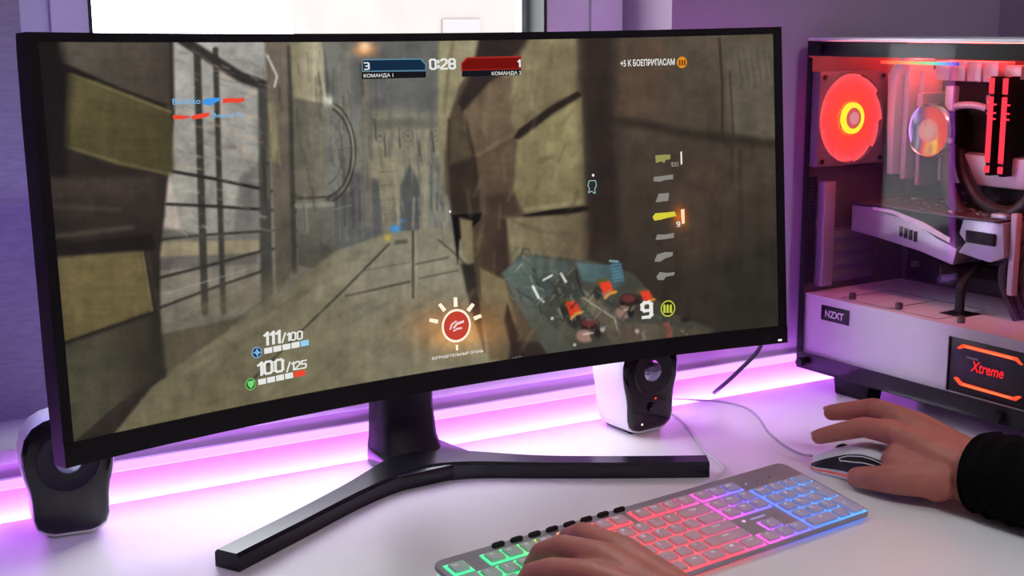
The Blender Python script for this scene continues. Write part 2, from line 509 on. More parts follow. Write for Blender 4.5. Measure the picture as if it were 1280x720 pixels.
for a_ in (-.9, -.5, -.1, .3, .7): line([(406 + 10 * math.cos(a_), 190 + 16 * math.sin(a_)), (406 + 34 * math.cos(a_), 190 + 58 * math.sin(a_))], 1.3, (86, 82, 72), .8, .6)
# court seen through the railing
poly([(205, 45), (345, 45), (345, 385), (190, 410)], (162, 160, 154), (132, 129, 119), 4, grad=((270, 60), (270, 380)))
for k in range(46):
    x = 216 + rng.rand() * 112; y = 70 + rng.rand() * 150
    line([(x, y), (x + 12 + rng.rand() * 16, y + 3 + rng.rand() * 4)], 2 + rng.rand() * 3, [(172, 164, 150), (120, 116, 112), (180, 160, 140), (136, 136, 134)][k % 4], 2, .5)
poly([(192, 215), (212, 222), (226, 285), (196, 290)], (186, 170, 158), soft=3, op=.8)
poly([(192, 282), (260, 296), (330, 300), (330, 320), (192, 322)], (88, 84, 76), soft=4, op=.8)
poly([(300, 220), (330, 200), (330, 300), (290, 300)], (104, 102, 98), soft=4, op=.8)
poly([(190, 302), (325, 300), (325, 318), (190, 322)], (152, 140, 112), soft=3, op=.8)
poly([(190, 322), (322, 316), (322, 330), (190, 340)], (92, 86, 80), soft=3, op=.8)
poly([(190, 340), (322, 330), (326, 380), (196, 398)], (124, 116, 102), soft=4, op=.8)
for x, w_ in ((250, 9), (273, 7)): line([(x - 4, 62), (x, 200), (x + 6, 390)], w_, (58, 56, 50), 2)
line([(228, 50), (262, 72), (300, 96), (345, 112), (372, 112)], 13, (48, 45, 42), 2.5)
line([(240, 62), (300, 104), (345, 121)], 2, (112, 108, 98), 1.5, .5)
line([(214, 214), (270, 224), (345, 240), (410, 250)], 4.2, (40, 38, 36), 1.3)
line([(208, 255), (270, 258), (345, 263), (400, 264)], 3.8, (44, 42, 40), 1.3)
line([(196, 300), (250, 294), (330, 289), (390, 288)], 3.4, (60, 57, 52), 1.3)
line([(196, 348), (260, 332), (330, 313), (380, 306)], 3.6, (52, 50, 46), 1.3)
line([(196, 386), (260, 362), (330, 338)], 3.6, (56, 53, 48), 1.3)
line([(210, 366), (330, 330)], 1.6, (150, 146, 132), 1, .6)
# columns
poly([(322, 108), (336, 112), (342, 384), (326, 388)], (64, 63, 58), soft=3)
poly([(330, 48), (362, 48), (370, 330), (345, 372), (338, 200)], (108, 98, 84), (84, 78, 66), 3, grad=((345, 80), (345, 360)))
poly([(335, 130), (342, 125), (350, 205), (334, 200)], (142, 132, 96), soft=3, op=.7)
line([(362, 60), (368, 340)], 7, (60, 58, 52), 2.5)
poly([(362, 48), (402, 48), (406, 130), (366, 124)], (176, 168, 140), (132, 124, 98), 3, grad=((392, 60), (368, 60)))
poly([(366, 122), (404, 130), (408, 255), (370, 250)], (98, 94, 82), (116, 110, 96), 3, grad=((375, 180), (405, 180)))
line([(334, 70), (346, 95), (343, 108)], 2.5, (214, 210, 200), 1.6, .9)
line([(398, 80), (406, 122), (412, 128)], 3.5, (206, 198, 172), 2, .8); glow(411, 126, 6, 6, (240, 240, 232), .9)
poly([(370, 252), (414, 250), (418, 320), (404, 338), (372, 332)], (104, 102, 92), (76, 74, 66), 2.5, grad=((390, 255), (390, 330)))
line([(371, 257), (415, 255)], 6, (126, 124, 112), 2)
line([(372, 248), (414, 246)], 3, (64, 62, 56), 1.5)
poly([(400, 300), (428, 326), (402, 338)], (72, 70, 62), soft=2)
# fire at the top
glow(456, 62, 13, 9, (236, 160, 100), .95); glow(456, 58, 7, 6, (255, 216, 170), .9)
line([(457, 75), (460, 280)], 9, (128, 118, 98), 4, .5)
# floor
poly([(60, 640), (200, 470), (345, 372), (416, 316), (480, 292), (556, 284), (606, 330), (660, 470), (660, 640)], (130, 126, 106), (108, 100, 75), 3, grad=((500, 300), (300, 520)))
poly([(195, 400), (420, 316), (345, 420), (120, 560)], (100, 94, 74), soft=14, op=.6)
poly([(430, 330), (560, 300), (600, 350), (440, 400)], (134, 128, 110), soft=16, op=.5)
line([(486, 305), (430, 362), (370, 420), (310, 480)], 3, (66, 60, 50), 1.3, .85)
line([(516, 282), (516, 372)], 3.2, (72, 66, 56), 1.2, .9); line([(519, 290), (521, 362)], 2, (150, 144, 128), 1, .6)
line([(548, 300), (572, 320), (600, 352)], 2.6, (74, 70, 58), 1.2, .8)
line([(432, 370), (512, 352)], 3, (72, 66, 56), 1.2, .8); line([(524, 348), (572, 338)], 2.2, (78, 72, 60), 1.2, .7)
line([(456, 338), (512, 328)], 2, (88, 82, 68), 1.2, .5); line([(520, 330), (560, 322)], 2.6, (74, 70, 58), 1.2, .7)
line([(250, 440), (420, 352)], 6, (136, 128, 104), 4, .35)
line([(330, 376), (200, 470)], 5, (78, 74, 58), 3, .6)
line([(470, 480), (560, 420), (600, 400)], 10, (128, 120, 96), 6, .4)
poly([(494, 300), (508, 299), (510, 304), (492, 306)], (88, 84, 74), soft=2)
glow(494, 286, 7, 4, (60, 150, 226), 1.0); glow(484, 297, 4, 5, (206, 176, 62), .8); glow(502, 276, 4, 3, (80, 140, 190), .6)
line([(517, 248), (516, 286)], 3, (172, 160, 146), 2, .6)
# near left wall of big blocks
poly([(20, 40), (216, 40), (218, 140), (200, 320), (200, 470), (80, 620), (20, 620)], (44, 38, 33), soft=3)
poly([(72, 50), (212, 50), (213, 138), (150, 112), (70, 78)], (84, 77, 68), (66, 58, 50), 4, grad=((120, 60), (205, 120)))
poly([(60, 74), (92, 84), (150, 110), (208, 131), (208, 137), (150, 118), (80, 92)], (32, 27, 24), soft=2.5)
poly([(82, 92), (120, 102), (214, 139), (217, 216), (150, 206), (78, 182)], (92, 84, 54), (70, 64, 40), 4, grad=((100, 110), (160, 210)))
line([(86, 92), (150, 116), (213, 140)], 3, (124, 114, 76), 2, .7)
line([(80, 182), (150, 204), (214, 218)], 4, (112, 104, 66), 2.5, .7)
poly([(20, 40), (72, 50), (86, 90), (80, 300), (66, 330), (30, 330)], (26, 22, 20), soft=10, op=.95)
poly([(60, 222), (190, 222), (205, 270), (180, 300), (60, 300)], (62, 53, 46), (40, 34, 30), 6, grad=((120, 225), (120, 300)))
line([(64, 258), (150, 262)], 5, (78, 68, 60), 3, .5); line([(64, 296), (165, 284)], 6, (84, 74, 64), 3.5, .6)
poly([(66, 306), (190, 292), (196, 312), (66, 322)], (30, 25, 23), soft=3)
poly([(66, 322), (176, 314), (190, 388), (74, 430)], (106, 94, 62), (92, 82, 52), 4, grad=((120, 320), (150, 420)))
line([(178, 316), (190, 390)], 3, (124, 112, 80), 1.5, .7); line([(184, 316), (198, 392)], 3, (58, 52, 42), 1.5, .8)
poly([(76, 434), (196, 392), (204, 468), (90, 556)], (70, 67, 52), (48, 44, 36), 4, grad=((120, 430), (190, 430)))
line([(70, 432), (194, 390)], 3.5, (38, 33, 28), 1.5)
line([(92, 556), (150, 506), (204, 470)], 5, (44, 40, 32), 2, .9)
line([(196, 398), (204, 468)], 8, (42, 40, 34), 4, .8)
# right stone pier
poly([(548, 40), (742, 40), (744, 300), (735, 470), (640, 480), (604, 392), (584, 290), (556, 240)], (84, 72, 56), soft=3)
poly([(548, 40), (606, 40), (596, 70), (574, 108), (560, 150), (552, 240), (547, 140)], (150, 141, 112), (126, 116, 88), 3, grad=((560, 60), (556, 230)))
line([(566, 52), (560, 90), (555, 140)], 5, (102, 94, 70), 3, .6)
poly([(600, 40), (664, 40), (640, 76), (604, 112), (578, 140), (572, 128), (590, 90)], (46, 38, 34), soft=4)
poly([(560, 150), (582, 140), (596, 200), (600, 266), (564, 268), (560, 205)], (52, 42, 35), soft=3)
poly([(562, 148), (580, 142), (590, 196), (562, 206)], (88, 78, 58), soft=4, op=.8)
poly([(580, 140), (608, 108), (644, 84), (648, 160), (628, 180), (596, 196)], (108, 92, 72), (92, 78, 60), 4, grad=((600, 120), (640, 180)))
line([(596, 194), (645, 166)], 5, (124, 104, 82), 3, .6)
poly([(596, 200), (640, 180), (642, 240), (648, 266), (612, 268)], (98, 80, 62), (76, 62, 48), 4, grad=((610, 190), (620, 266)))
poly([(606, 244), (644, 240), (648, 268), (610, 270)], (66, 50, 40), soft=5, op=.8)
poly([(664, 44), (722, 44), (722, 116), (690, 130), (645, 166), (638, 150), (642, 90)], (132, 122, 92), (116, 106, 78), 4, grad=((660, 60), (700, 130)))
line([(690, 60), (682, 120)], 6, (104, 96, 70), 3, .5); line([(672, 58), (664, 130)], 4, (146, 136, 104), 3, .5)
poly([(642, 172), (648, 162), (690, 132), (722, 114), (728, 120), (690, 142), (650, 176)], (40, 33, 26), soft=2)
poly([(646, 176), (690, 144), (728, 120), (732, 256), (700, 262), (656, 268), (642, 240)], (140, 130, 94), (116, 106, 76), 3.5, grad=((700, 150), (660, 260)))
line([(672, 202), (690, 196)], 5, (96, 88, 62), 3, .6); line([(656, 262), (728, 252)], 5, (152, 142, 108), 2.5, .6)
poly([(652, 269), (690, 262), (738, 257), (738, 262), (700, 270), (660, 272)], (26, 20, 17), soft=1.5)
poly([(632, 273), (738, 266), (740, 330), (690, 350), (640, 332)], (126, 116, 88), (96, 84, 64), 3, grad=((650, 280), (735, 300)))
line([(640, 276), (676, 290), (730, 294)], 4, (92, 80, 60), 3, .5)
poly([(564, 268), (600, 268), (632, 274), (636, 340), (600, 376), (584, 300)], (88, 74, 56), (56, 44, 36), 3, grad=((578, 300), (630, 300)))
poly([(564, 268), (602, 266), (600, 275), (574, 300), (572, 330)], (18, 14, 12), soft=2)
poly([(574, 272), (590, 276), (592, 330), (578, 320)], (122, 110, 84), soft=2.5)
poly([(576, 330), (592, 330), (600, 380), (606, 440), (592, 400), (582, 360)], (36, 32, 28), soft=3, op=.9)
poly([(600, 335), (632, 350), (644, 400), (640, 452), (612, 450), (602, 390)], (122, 108, 80), (96, 84, 62), 3, grad=((606, 360), (640, 440)))
poly([(634, 380), (648, 420), (640, 440), (630, 400)], (34, 28, 24), soft=3, op=.9)
poly([(640, 425), (700, 430), (700, 462), (632, 462)], (44, 36, 34), soft=4, op=.9)
# right dark wall, close by
poly([(728, 40), (990, 40), (990, 470), (720, 470), (738, 300)], (84, 74, 60), (56, 48, 40), 6, grad=((850, 60), (850, 300)))
poly([(724, 40), (770, 40), (775, 300), (735, 330), (730, 200)], (40, 32, 28), soft=12, op=.85)
poly([(780, 50), (830, 50), (830, 150), (770, 150)], (86, 66, 52), soft=22, op=.8)
poly([(905, 50), (985, 50), (985, 178), (912, 170)], (92, 86, 72), soft=8, op=.8)
line([(755, 150), (800, 154), (850, 166), (980, 182)], 11, (42, 36, 30), 6, .8)
line([(899, 48), (903, 110), (902, 175), (910, 182)], 3.4, (50, 43, 36), 1.6, .9); line([(912, 90), (916, 160), (914, 230)], 3, (52, 45, 38), 1.8, .7)
for k in range(14): line([(918 + 4 * k, 62 + 3 * (k % 4)), (924 + 4 * k, 100 + 5 * (k % 3))], 2.5, (74, 68, 56) if k % 2 else (112, 106, 90), 2, .35)
line([(925, 190), (928, 420)], 4, (46, 40, 34), 3, .6)
poly([(740, 320), (960, 310), (980, 420), (740, 450)], (44, 40, 33), soft=22, op=.6)
poly([(902, 330), (972, 300), (978, 412), (904, 420)], (40, 40, 32), soft=10, op=.7)
poly([(840, 200), (900, 190), (905, 320), (840, 330)], (70, 56, 46), soft=18, op=.6)
# the held device at the lower right
poly([(626, 342), (652, 316), (662, 318), (742, 326), (792, 342), (812, 366), (842, 392), (892, 412), (884, 422), (760, 440), (690, 452), (648, 384)], (74, 78, 70), (64, 62, 52), 2.5, grad=((660, 320), (800, 430)))
poly([(628, 342), (654, 318), (708, 328), (716, 344), (686, 372), (652, 380)], (88, 100, 94), (74, 84, 78), 2, grad=((640, 330), (700, 370)))
poly([(630, 345), (650, 360), (724, 446), (690, 452), (648, 384)], (92, 98, 88), (74, 74, 64), 2, grad=((640, 350), (710, 440)))
poly([(720, 328), (764, 332), (784, 352), (770, 362), (728, 350)], (82, 104, 106), (62, 76, 78), 2, grad=((730, 330), (780, 360)))
poly([(664, 344), (704, 340), (700, 356), (676, 366)], (66, 74, 70), soft=2)
poly([(688, 352), (720, 338), (726, 366), (712, 398), (698, 380)], (60, 62, 56), soft=2)
poly([(724, 372), (740, 362), (798, 432), (770, 436)], (104, 94, 76), (78, 72, 58), 1.8, grad=((730, 370), (785, 430)))
line([(728, 372), (768, 398), (772, 412), (794, 432)], 2.2, (150, 146, 128), 1, .9)
line([(720, 338), (722, 350), (730, 370)], 2.4, (36, 32, 30), 1.2, .9)
poly([(700, 380), (712, 374), (730, 402), (718, 412), (704, 400)], (44, 42, 38), soft=2)
poly([(796, 404), (868, 410), (890, 416), (862, 428), (800, 436)], (92, 82, 68), (70, 64, 52), 2, grad=((800, 405), (870, 425)))
for x, y, s in ((716, 386, 1.0), (758, 361, .95), (808, 371, .8)):
    disc(x - 6 * s, y - 8 * s, 10 * s, 6 * s, (84, 80, 50), 1.5)
    poly([(x - 10 * s, y - 8 * s), (x + 4 * s, y - 10 * s), (x + 11 * s, y + 6 * s), (x - 3 * s, y + 10 * s)], (222, 62, 34), soft=1.5)
    line([(x - 2 * s, y + 12 * s), (x + 4 * s, y + 6 * s), (x + 12 * s, y + 4 * s)], 3.6 * s, (206, 146, 60), 1.2)
    disc(x - 12 * s, y + 6 * s, 5 * s, 9 * s, (38, 38, 34), 1.5, .8)
for x, y, s in ((737, 406, 1.0), (786, 376, 1.0)):
    disc(x, y, 12 * s, 9 * s, (40, 26, 26), 1.5)
    disc(x - 1, y - 3, 9 * s, 5 * s, (104, 50, 46), 2)
    disc(x - 6, y + 14, 11, 8, (150, 116, 104), 2, .9); disc(x + 8, y + 12, 8, 8, (62, 54, 48), 2)
    line([(x - 8, y + 12), (x + 4, y + 10)], 1.6, (206, 192, 176), .9, .8)
disc(788, 391, 4, 6, (30, 28, 26), 1.2); disc(747, 416, 4, 6, (34, 32, 30), 1.2); disc(753, 411, 3, 4, (190, 186, 172), 1.2)
poly([(770, 405), (800, 404), (802, 425), (780, 430)], (84, 72, 62), soft=2); disc(796, 414, 3, 3, (160, 140, 124), 1.5)
poly([(828, 404), (836, 402), (842, 422), (834, 424)], (124, 76, 68), soft=1.5); disc(856, 399, 6, 4, (36, 32, 30), 1.5)
line([(666, 358), (673, 372)], 3.2, (226, 226, 214), .9); line([(679, 350), (690, 344)], 2.6, (206, 208, 198), .9)
line([(701, 342), (707, 352)], 3.0, (214, 214, 200), .9); line([(676, 374), (679, 377)], 3, (206, 206, 194), .9); disc(690, 398, 2, 2, (214, 210, 196), 1); disc(718, 431, 2, 2, (180, 178, 164), 1)
line([(650, 322), (654, 311), (661, 312), (664, 320)], 1.8, (70, 72, 64), .9)
for k in range(6): line([(762 + k, 332 + 4 * k), (776 + k * .6, 330 + 4 * k)], 1.4, (96, 140, 160), .9, .7)
line([(762, 326), (772, 327)], 2.2, (150, 196, 206), 1, .9); poly([(764, 328), (776, 328), (780, 348), (766, 350)], (80, 130, 158), soft=2, op=.5)
for k in range(30):
    x = 632 + rng.rand() * 150; y = 324 + (x - 632) * .35 + rng.rand() * 50
    line([(x, y), (x + rng.rand() * 16 - 8, y + rng.rand() * 10)], 1.3, (126, 142, 136) if k % 2 else (40, 42, 40), .8, .45)
# warm glow of the ability badge
glow(570, 408, 52, 26, (214, 120, 56), .55); glow(570, 420, 34, 18, (255, 190, 110), .5)
glow(850, 271, 9, 12, (226, 112, 30), .8)
# stone mottling and vignette
# weathered streaks, stains and chipped edges
for k in range(90):
    x = 322 + rng.rand() * 150; y = 60 + rng.rand() * 200; h_ = 10 + rng.rand() * 50
    line([(x, y), (x + rng.rand() * 4, min(y + h_, 290))], 1 + rng.rand() * 3, [(60, 57, 50), (150, 142, 118), (88, 84, 74), (44, 42, 38)][k % 4], 1.5, .28)
for k in range(60):
    x = 465 + rng.rand() * 90; y = 150 + rng.rand() * 130
    line([(x, y), (x + rng.rand() * 3, y + 6 + rng.rand() * 20)], 1 + rng.rand() * 2, (84, 82, 76) if k % 2 else (168, 160, 134), 1.1, .35)
for k in range(110):
    x = 215 + rng.rand() * 112; y = 64 + rng.rand() * 230
    line([(x, y), (x + 4 + rng.rand() * 16, y + 1 + rng.rand() * 5)], 1 + rng.rand() * 3, [(186, 180, 168), (108, 106, 102), (176, 150, 128), (90, 90, 88)][k % 4], 1.4, .30)
for k in range(70):
    x = 560 + rng.rand() * 170; y = 60 + rng.rand() * 360; a_ = .9 + rng.rand() * .8; l_ = 8 + rng.rand() * 26
    line([(x, y), (x - l_ * math.cos(a_), y + l_ * math.sin(a_))], 1.5 + rng.rand() * 5, (64, 54, 40) if k % 2 else (156, 145, 110), 3, .20)
for k in range(60):
    x = 250 + rng.rand() * 330; y = 330 + rng.rand() * 150
    line([(x, y), (x - 30 - rng.rand() * 40, y + 16 + rng.rand() * 26)], 2 + rng.rand() * 5, (80, 74, 56) if k % 2 else (140, 132, 108), 3, .16)
for k in range(120):
    x = 634 + rng.rand() * 230; y = 322 + (x - 634) * .42 + rng.rand() * 56 - 10
    if y > 436 - (x - 640) * .09: continue
    a_ = [.55, -.9, 1.2][k % 3]; l_ = 3 + rng.rand() * 10
    line([(x, y), (x + l_ * math.cos(a_), y + l_ * math.sin(a_))], .9 + rng.rand() * 2.4, [(36, 36, 33), (128, 138, 128), (54, 56, 50), (150, 140, 120), (70, 92, 92)][k % 5], .9, .5)
nz = fbm(.045, .06, 11)[:, None]; nz2 = fbm(.012, .35, 31)[:, None]; nz3 = fbm(.2, .2, 51)[:, None]
lum = IMG.mean(1, keepdims=True)
IMG[:] = IMG * (1 + .30 * nz + .14 * nz3 + .20 * fbm(.10, .018, 71)[:, None]) * (1 + .14 * nz2 * (PX[:, None] < 230))
IMG[:] = IMG * (0.99 - .25 * np.clip((90 - PX) / 60, 0, 1))[:, None]
del lum
srgb = np.clip(IMG / 255.0, 0, 1)
LINC = np.where(srgb <= 0.04045, srgb / 12.92, ((srgb + 0.055) / 1.055) ** 2.4)
me = bpy.data.meshes.new('screen')
idx = np.arange(GW * GH).reshape(GH, GW)
quads = np.stack([idx[:-1, :-1], idx[:-1, 1:], idx[1:, 1:], idx[1:, :-1]], -1).reshape(-1, 4)
loc0 = np.array(mon.location)
me.vertices.add(GW * GH); me.vertices.foreach_set('co', (PTS - loc0).astype(np.float32).ravel())
me.loops.add(quads.size); me.loops.foreach_set('vertex_index', quads.astype(np.int32).ravel())
me.polygons.add(len(quads)); me.polygons.foreach_set('loop_start', np.arange(0, quads.size, 4, dtype=np.int32))
me.update(calc_edges=True)
me.validate()
at_ = me.color_attributes.new('screen_picture', 'FLOAT_COLOR', 'POINT')
at_.data.foreach_set('color', np.concatenate([LINC, np.ones((len(LINC), 1))], 1).astype(np.float32).ravel())
me.polygons.foreach_set('use_smooth', np.ones(len(quads), bool))
sm = bpy.data.materials.new('screen_panel'); sm.use_nodes = True
nt = sm.node_tree; p = nt.nodes['Principled BSDF']
p.inputs['Base Color'].default_value = (0.004, 0.004, 0.005, 1); p.inputs['Roughness'].default_value = 0.45; p.inputs['Specular IOR Level'].default_value = 0.15
ca = nt.nodes.new('ShaderNodeVertexColor'); ca.layer_name = 'screen_picture'
nt.links.new(ca.outputs[0], p.inputs['Emission Color']); p.inputs['Emission Strength'].default_value = 1.0
me.materials.append(sm)
screen = bpy.data.objects.new('screen', me); COL.objects.link(screen); screen.parent = mon
screen['label'] = 'glowing curved screen with a stone corridor game scene'

# ---- lettering and symbols on the screen
def flat(uvpts, faces, name, mt, lift=0.0009):
    b = MB(); P = S(np.array([q[0] for q in uvpts]), np.array([q[1] for q in uvpts]), lift)
    b.add([tuple(q) for q in P], faces)
    return b.build(name, mt, screen)
hud_w = emat('hud_white', (236, 236, 232), .95); hud_g = emat('hud_grey', (136, 132, 126), 1.0); hud_b = emat('hud_blue', (120, 180, 226), 1.0)
hud_r = emat('hud_red', (236, 72, 52), 1.0); hud_y = emat('hud_yellow', (214, 204, 60), 1.0); hud_k = emat('hud_dark', (22, 24, 30), 1.0)
def hud_text(body, px, py, hpx, mt, name, wpx=None, align='l', bold=0.012, shear=0.0, lift=0.0012):
    """lettering with its lower-left (or lower-right) corner at a measured point; hpx, wpx sizes in photograph pixels"""
    v, f, w, h = text_mesh(body, bold, shear)
    u0, v0 = px2uv(px, py); _, v1 = px2uv(px, py - hpx)
    sy = (v1 - v0) / h
    if wpx:
        u1, _ = px2uv(px + (wpx if align == 'l' else -wpx), py); sx = abs(u1 - u0) / w
    else: sx = sy * .85
    off = -w * sx if align == 'r' else 0
    return flat([(u0 + off + a * sx, v0 + b_ * sy) for a, b_ in v], f, name, mt, lift)
GLYPH = {'0': [[(0, 1), (0, 7), (1, 8), (3, 8), (4, 7), (4, 1), (3, 0), (1, 0), (0, 1)]], '1': [[(.4, 6.6), (2, 8), (2, 0)]], '2': [[(0, 7), (1, 8), (3, 8), (4, 7), (4, 5), (0, 1), (0, 0), (4, 0)]],
         '3': [[(0, 8), (3, 8), (4, 7), (4, 5), (3, 4), (4, 3), (4, 1), (3, 0), (0, 0)], [(1.2, 4), (3, 4)]], '5': [[(4, 8), (0, 8), (0, 4.6), (3, 4.6), (4, 3.6), (4, 1), (3, 0), (0, 0)]], '8': [[(0, 1), (0, 3), (1, 4), (0, 5), (0, 7), (1, 8), (3, 8), (4, 7), (4, 5), (3, 4), (4, 3), (4, 1), (3, 0), (1, 0), (0, 1)], [(1, 4), (3, 4)]],
         '9': [[(4, 3.6), (1, 3.6), (0, 4.6), (0, 7), (1, 8), (3, 8), (4, 7), (4, 1), (3, 0), (.4, 0)]], '/': [[(0, -.8), (2.6, 8.8)]], ':': [[(0, 1.2), (0, 2.6)], [(0, 5.4), (0, 6.8)]]}
GADV = {'1': 3.6, '/': 4.2, ':': 2.0}
def hud_digits(body, px, py, hpx, mt, name, wpx, align='l', t=1.5, shear=0.0, lift=0.0012):
    """squared-off condensed numerals as in game displays"""
    segs = []; x = 0
    for ch in body:
        for pl in GLYPH[ch]:
            for a, b_ in zip(pl[:-1], pl[1:]): segs.append(((a[0] + x, a[1]), (b_[0] + x, b_[1])))
        x += GADV.get(ch, 5.9)
    W_ = x - 1.9 + t; H_ = 8 + t
    u0, v0 = px2uv(px, py); _, v1 = px2uv(px, py - hpx); u1, _ = px2uv(px + (wpx if align == 'l' else -wpx), py)
    sx, sy = abs(u1 - u0) / W_, (v1 - v0) / H_; off = -W_ * sx if align == 'r' else 0
    pts = []; fs = []
    for (a, b_), (c, d) in segs:
        L_ = math.hypot(c - a, d - b_); ex, ey = (c - a) / L_ * t / 2, (d - b_) / L_ * t / 2; nx, ny = -ey, ex
        q = [(a - ex + nx, b_ - ey + ny), (a - ex - nx, b_ - ey - ny), (c + ex - nx, d + ey - ny), (c + ex + nx, d + ey + ny)]
        n = len(pts); pts += [(u0 + off + (g + t / 2 + shear * h_) * sx, v0 + (h_ + t / 2) * sy) for g, h_ in q]; fs.append((n, n + 1, n + 2, n + 3))
    return flat(pts, fs, name, mt, lift)
def hud_poly(pts, mt, name, lift=0.0008):
    q = [px2uv(*p) for p in pts]
    return flat(q, [tuple(range(len(q)))], name, mt, lift)
def hud_disc(x, y, r, mt, name, lift=0.0008, r0=0.0, n=28):
    u, v = px2uv(x, y); _, v1 = px2uv(x, y - r); rr = abs(v1 - v)
    if r0 <= 0: return flat([(u + rr * math.cos(2 * PI * k / n), v + rr * math.sin(2 * PI * k / n)) for k in range(n)], [tuple(range(n))], name, mt, lift)
    q = rr * r0
    pts = [(u + rr * math.cos(2 * PI * k / n), v + rr * math.sin(2 * PI * k / n)) for k in range(n)] + [(u + q * math.cos(2 * PI * k / n), v + q * math.sin(2 * PI * k / n)) for k in range(n)]
    return flat(pts, [(k, (k + 1) % n, n + (k + 1) % n, n + k) for k in range(n)], name, mt, lift)
# score bar
navy = emat('hud_navy', (22, 44, 68), 1.0); navy_e = emat('hud_navy_edge', (96, 140, 160), 1.0); crim = emat('hud_crimson', (112, 18, 16), 1.0); crim_e = emat('hud_crimson_edge', (168, 40, 36), 1.0)
hud_poly([(452, 74), (526, 73), (532, 79), (532, 97), (452, 99)], hud_k, 'score_panel', .0007)
hud_poly([(452, 74), (526, 73), (532.5, 80), (532, 89), (452, 90)], navy_e, 'score_panel_edge', .0008)
hud_poly([(453, 75.5), (525, 74.5), (531, 81), (531, 87.5), (453, 88.5)], navy, 'score_panel_fill', .0009)
hud_poly([(577, 79), (583, 72.5), (651, 71), (651, 94), (577, 96)], hud_k, 'score_panel', .0007)
hud_poly([(576, 79), (583, 71.5), (651, 70), (651, 86.5), (576, 88.5)], crim_e, 'score_panel_edge', .0008)
hud_poly([(577.5, 80), (584, 73.5), (650, 72), (650, 85.5), (577.5, 87.5)], crim, 'score_panel_fill', .0009)
hud_digits('3', 454.5, 87.5, 9.5, hud_w, 'score_text', 7, t=1.5)
hud_text('КОМАНДА 1', 454, 98, 5.6, hud_w, 'team_text', 37)
hud_digits('0:28', 536, 87.5, 14, hud_w, 'timer_text', 33.5, t=1.55)
hud_digits('1', 650, 84, 9.5, hud_w, 'score_text', 4, 'r', t=2)
hud_text('КОМАНДА 2', 651, 94, 5.4, hud_w, 'team_text', 37, 'r')
# kill list
hud_text('Bolshko', 215, 131, 7.4, hud_b, 'player_text', 35)
hud_poly([(253, 126), (257, 123), (274, 122), (274, 126), (267, 129), (264, 132), (254, 131)], emat('hud_skyblue', (64, 150, 232), 1.0), 'weapon_symbol')
hud_poly([(278, 123.5), (288, 122.2), (297, 123), (304.5, 122), (305, 126.5), (296, 128.6), (286, 128), (278, 129.4)], hud_r, 'player_text')
hud_poly([(215.5, 144), (224, 143.6), (230, 144.8), (236, 144.4), (236, 147.4), (228, 149), (220, 149.4), (216, 148.8)], hud_r, 'player_text')
hud_poly([(238, 146), (244, 143), (261, 140.5), (261, 145), (252, 148), (240, 149.5)], hud_r, 'weapon_symbol')
hud_text('Beaver.Ey', 265.5, 149, 7.5, hud_b, 'player_text', 39)
# ammo pickup
hud_text('+5 К БОЕПРИПАСАМ', 775, 83.5, 8.6, hud_w, 'pickup_text', 68, bold=.02)
hud_disc(852, 78, 7.2, emat('hud_orange', (226, 140, 44), 1.0), 'pickup_symbol')
for dx in (-3, 0.2, 3.4): hud_poly([(852 + dx - 1, 82), (852 + dx - 1, 75.5), (852 + dx, 74), (852 + dx + 1, 75.5), (852 + dx + 1, 82)], emat('hud_brown', (110, 60, 20), 1.0), 'pickup_symbol_shell', .0011)
# weapon column
gun = [(-10, 2), (-9, -2), (-4, -4), (4, -4), (10, -5), (11, 1), (4, 2), (-2, 3), (-4, 6), (-9, 6)]
def wsym(x, y, s, mt, shape): hud_poly([(x + a * s, y + b_ * s) for a, b_ in shape], mt, 'weapon_symbol')
olive = emat('hud_olive', (150, 146, 84), 1.0)
wsym(828, 198, .95, olive, [(-10, -4), (2, -5), (10, -5), (10, 1), (4, 2), (2, 6), (-2, 4), (-9, 6)])
hud_digits('100', 837.5, 208.5, 5.5, hud_g, 'ammo_text', 10); hud_poly([(850, 190), (852, 189), (852.5, 205), (850.5, 206)], hud_w, 'ammo_bar')
wsym(829, 223, 1, hud_g, [(-13, 2), (-12, -2), (-2, -3), (12, -5), (12, 1), (2, 2), (-4, 4), (-11, 4)])
wsym(828, 247, 1, hud_g, [(-9, 6), (-5, -5), (8, -6), (7, 4)])
wsym(829, 270, 1.15, hud_y, [(-12, 1), (-9, -3), (4, -4), (12, -5), (14, 0), (4, 2), (-3, 4), (-10, 5)])
hud_poly([(850.5, 262), (855, 261), (855.5, 279), (852, 280)], emat('hud_amber', (255, 214, 176), 1.1), 'ammo_bar'); hud_digits('9', 845, 283.5, 6.5, hud_w, 'ammo_text', 4.6)
wsym(830, 296, 1, hud_g, [(-11, 3), (-9, -3), (2, -3), (12, -5), (12, 1), (0, 3), (-9, 4)])
wsym(829, 321, 1, hud_g, [(-11, 4), (-8, -3), (2, -6), (12, -6), (11, -1), (2, 2), (-4, 6), (-11, 6)])
wsym(831, 344, 1, hud_g, [(-11, 2), (-7, -4), (3, -3), (12, -4), (11, 0), (1, 2), (-2, 6), (-9, 6)])
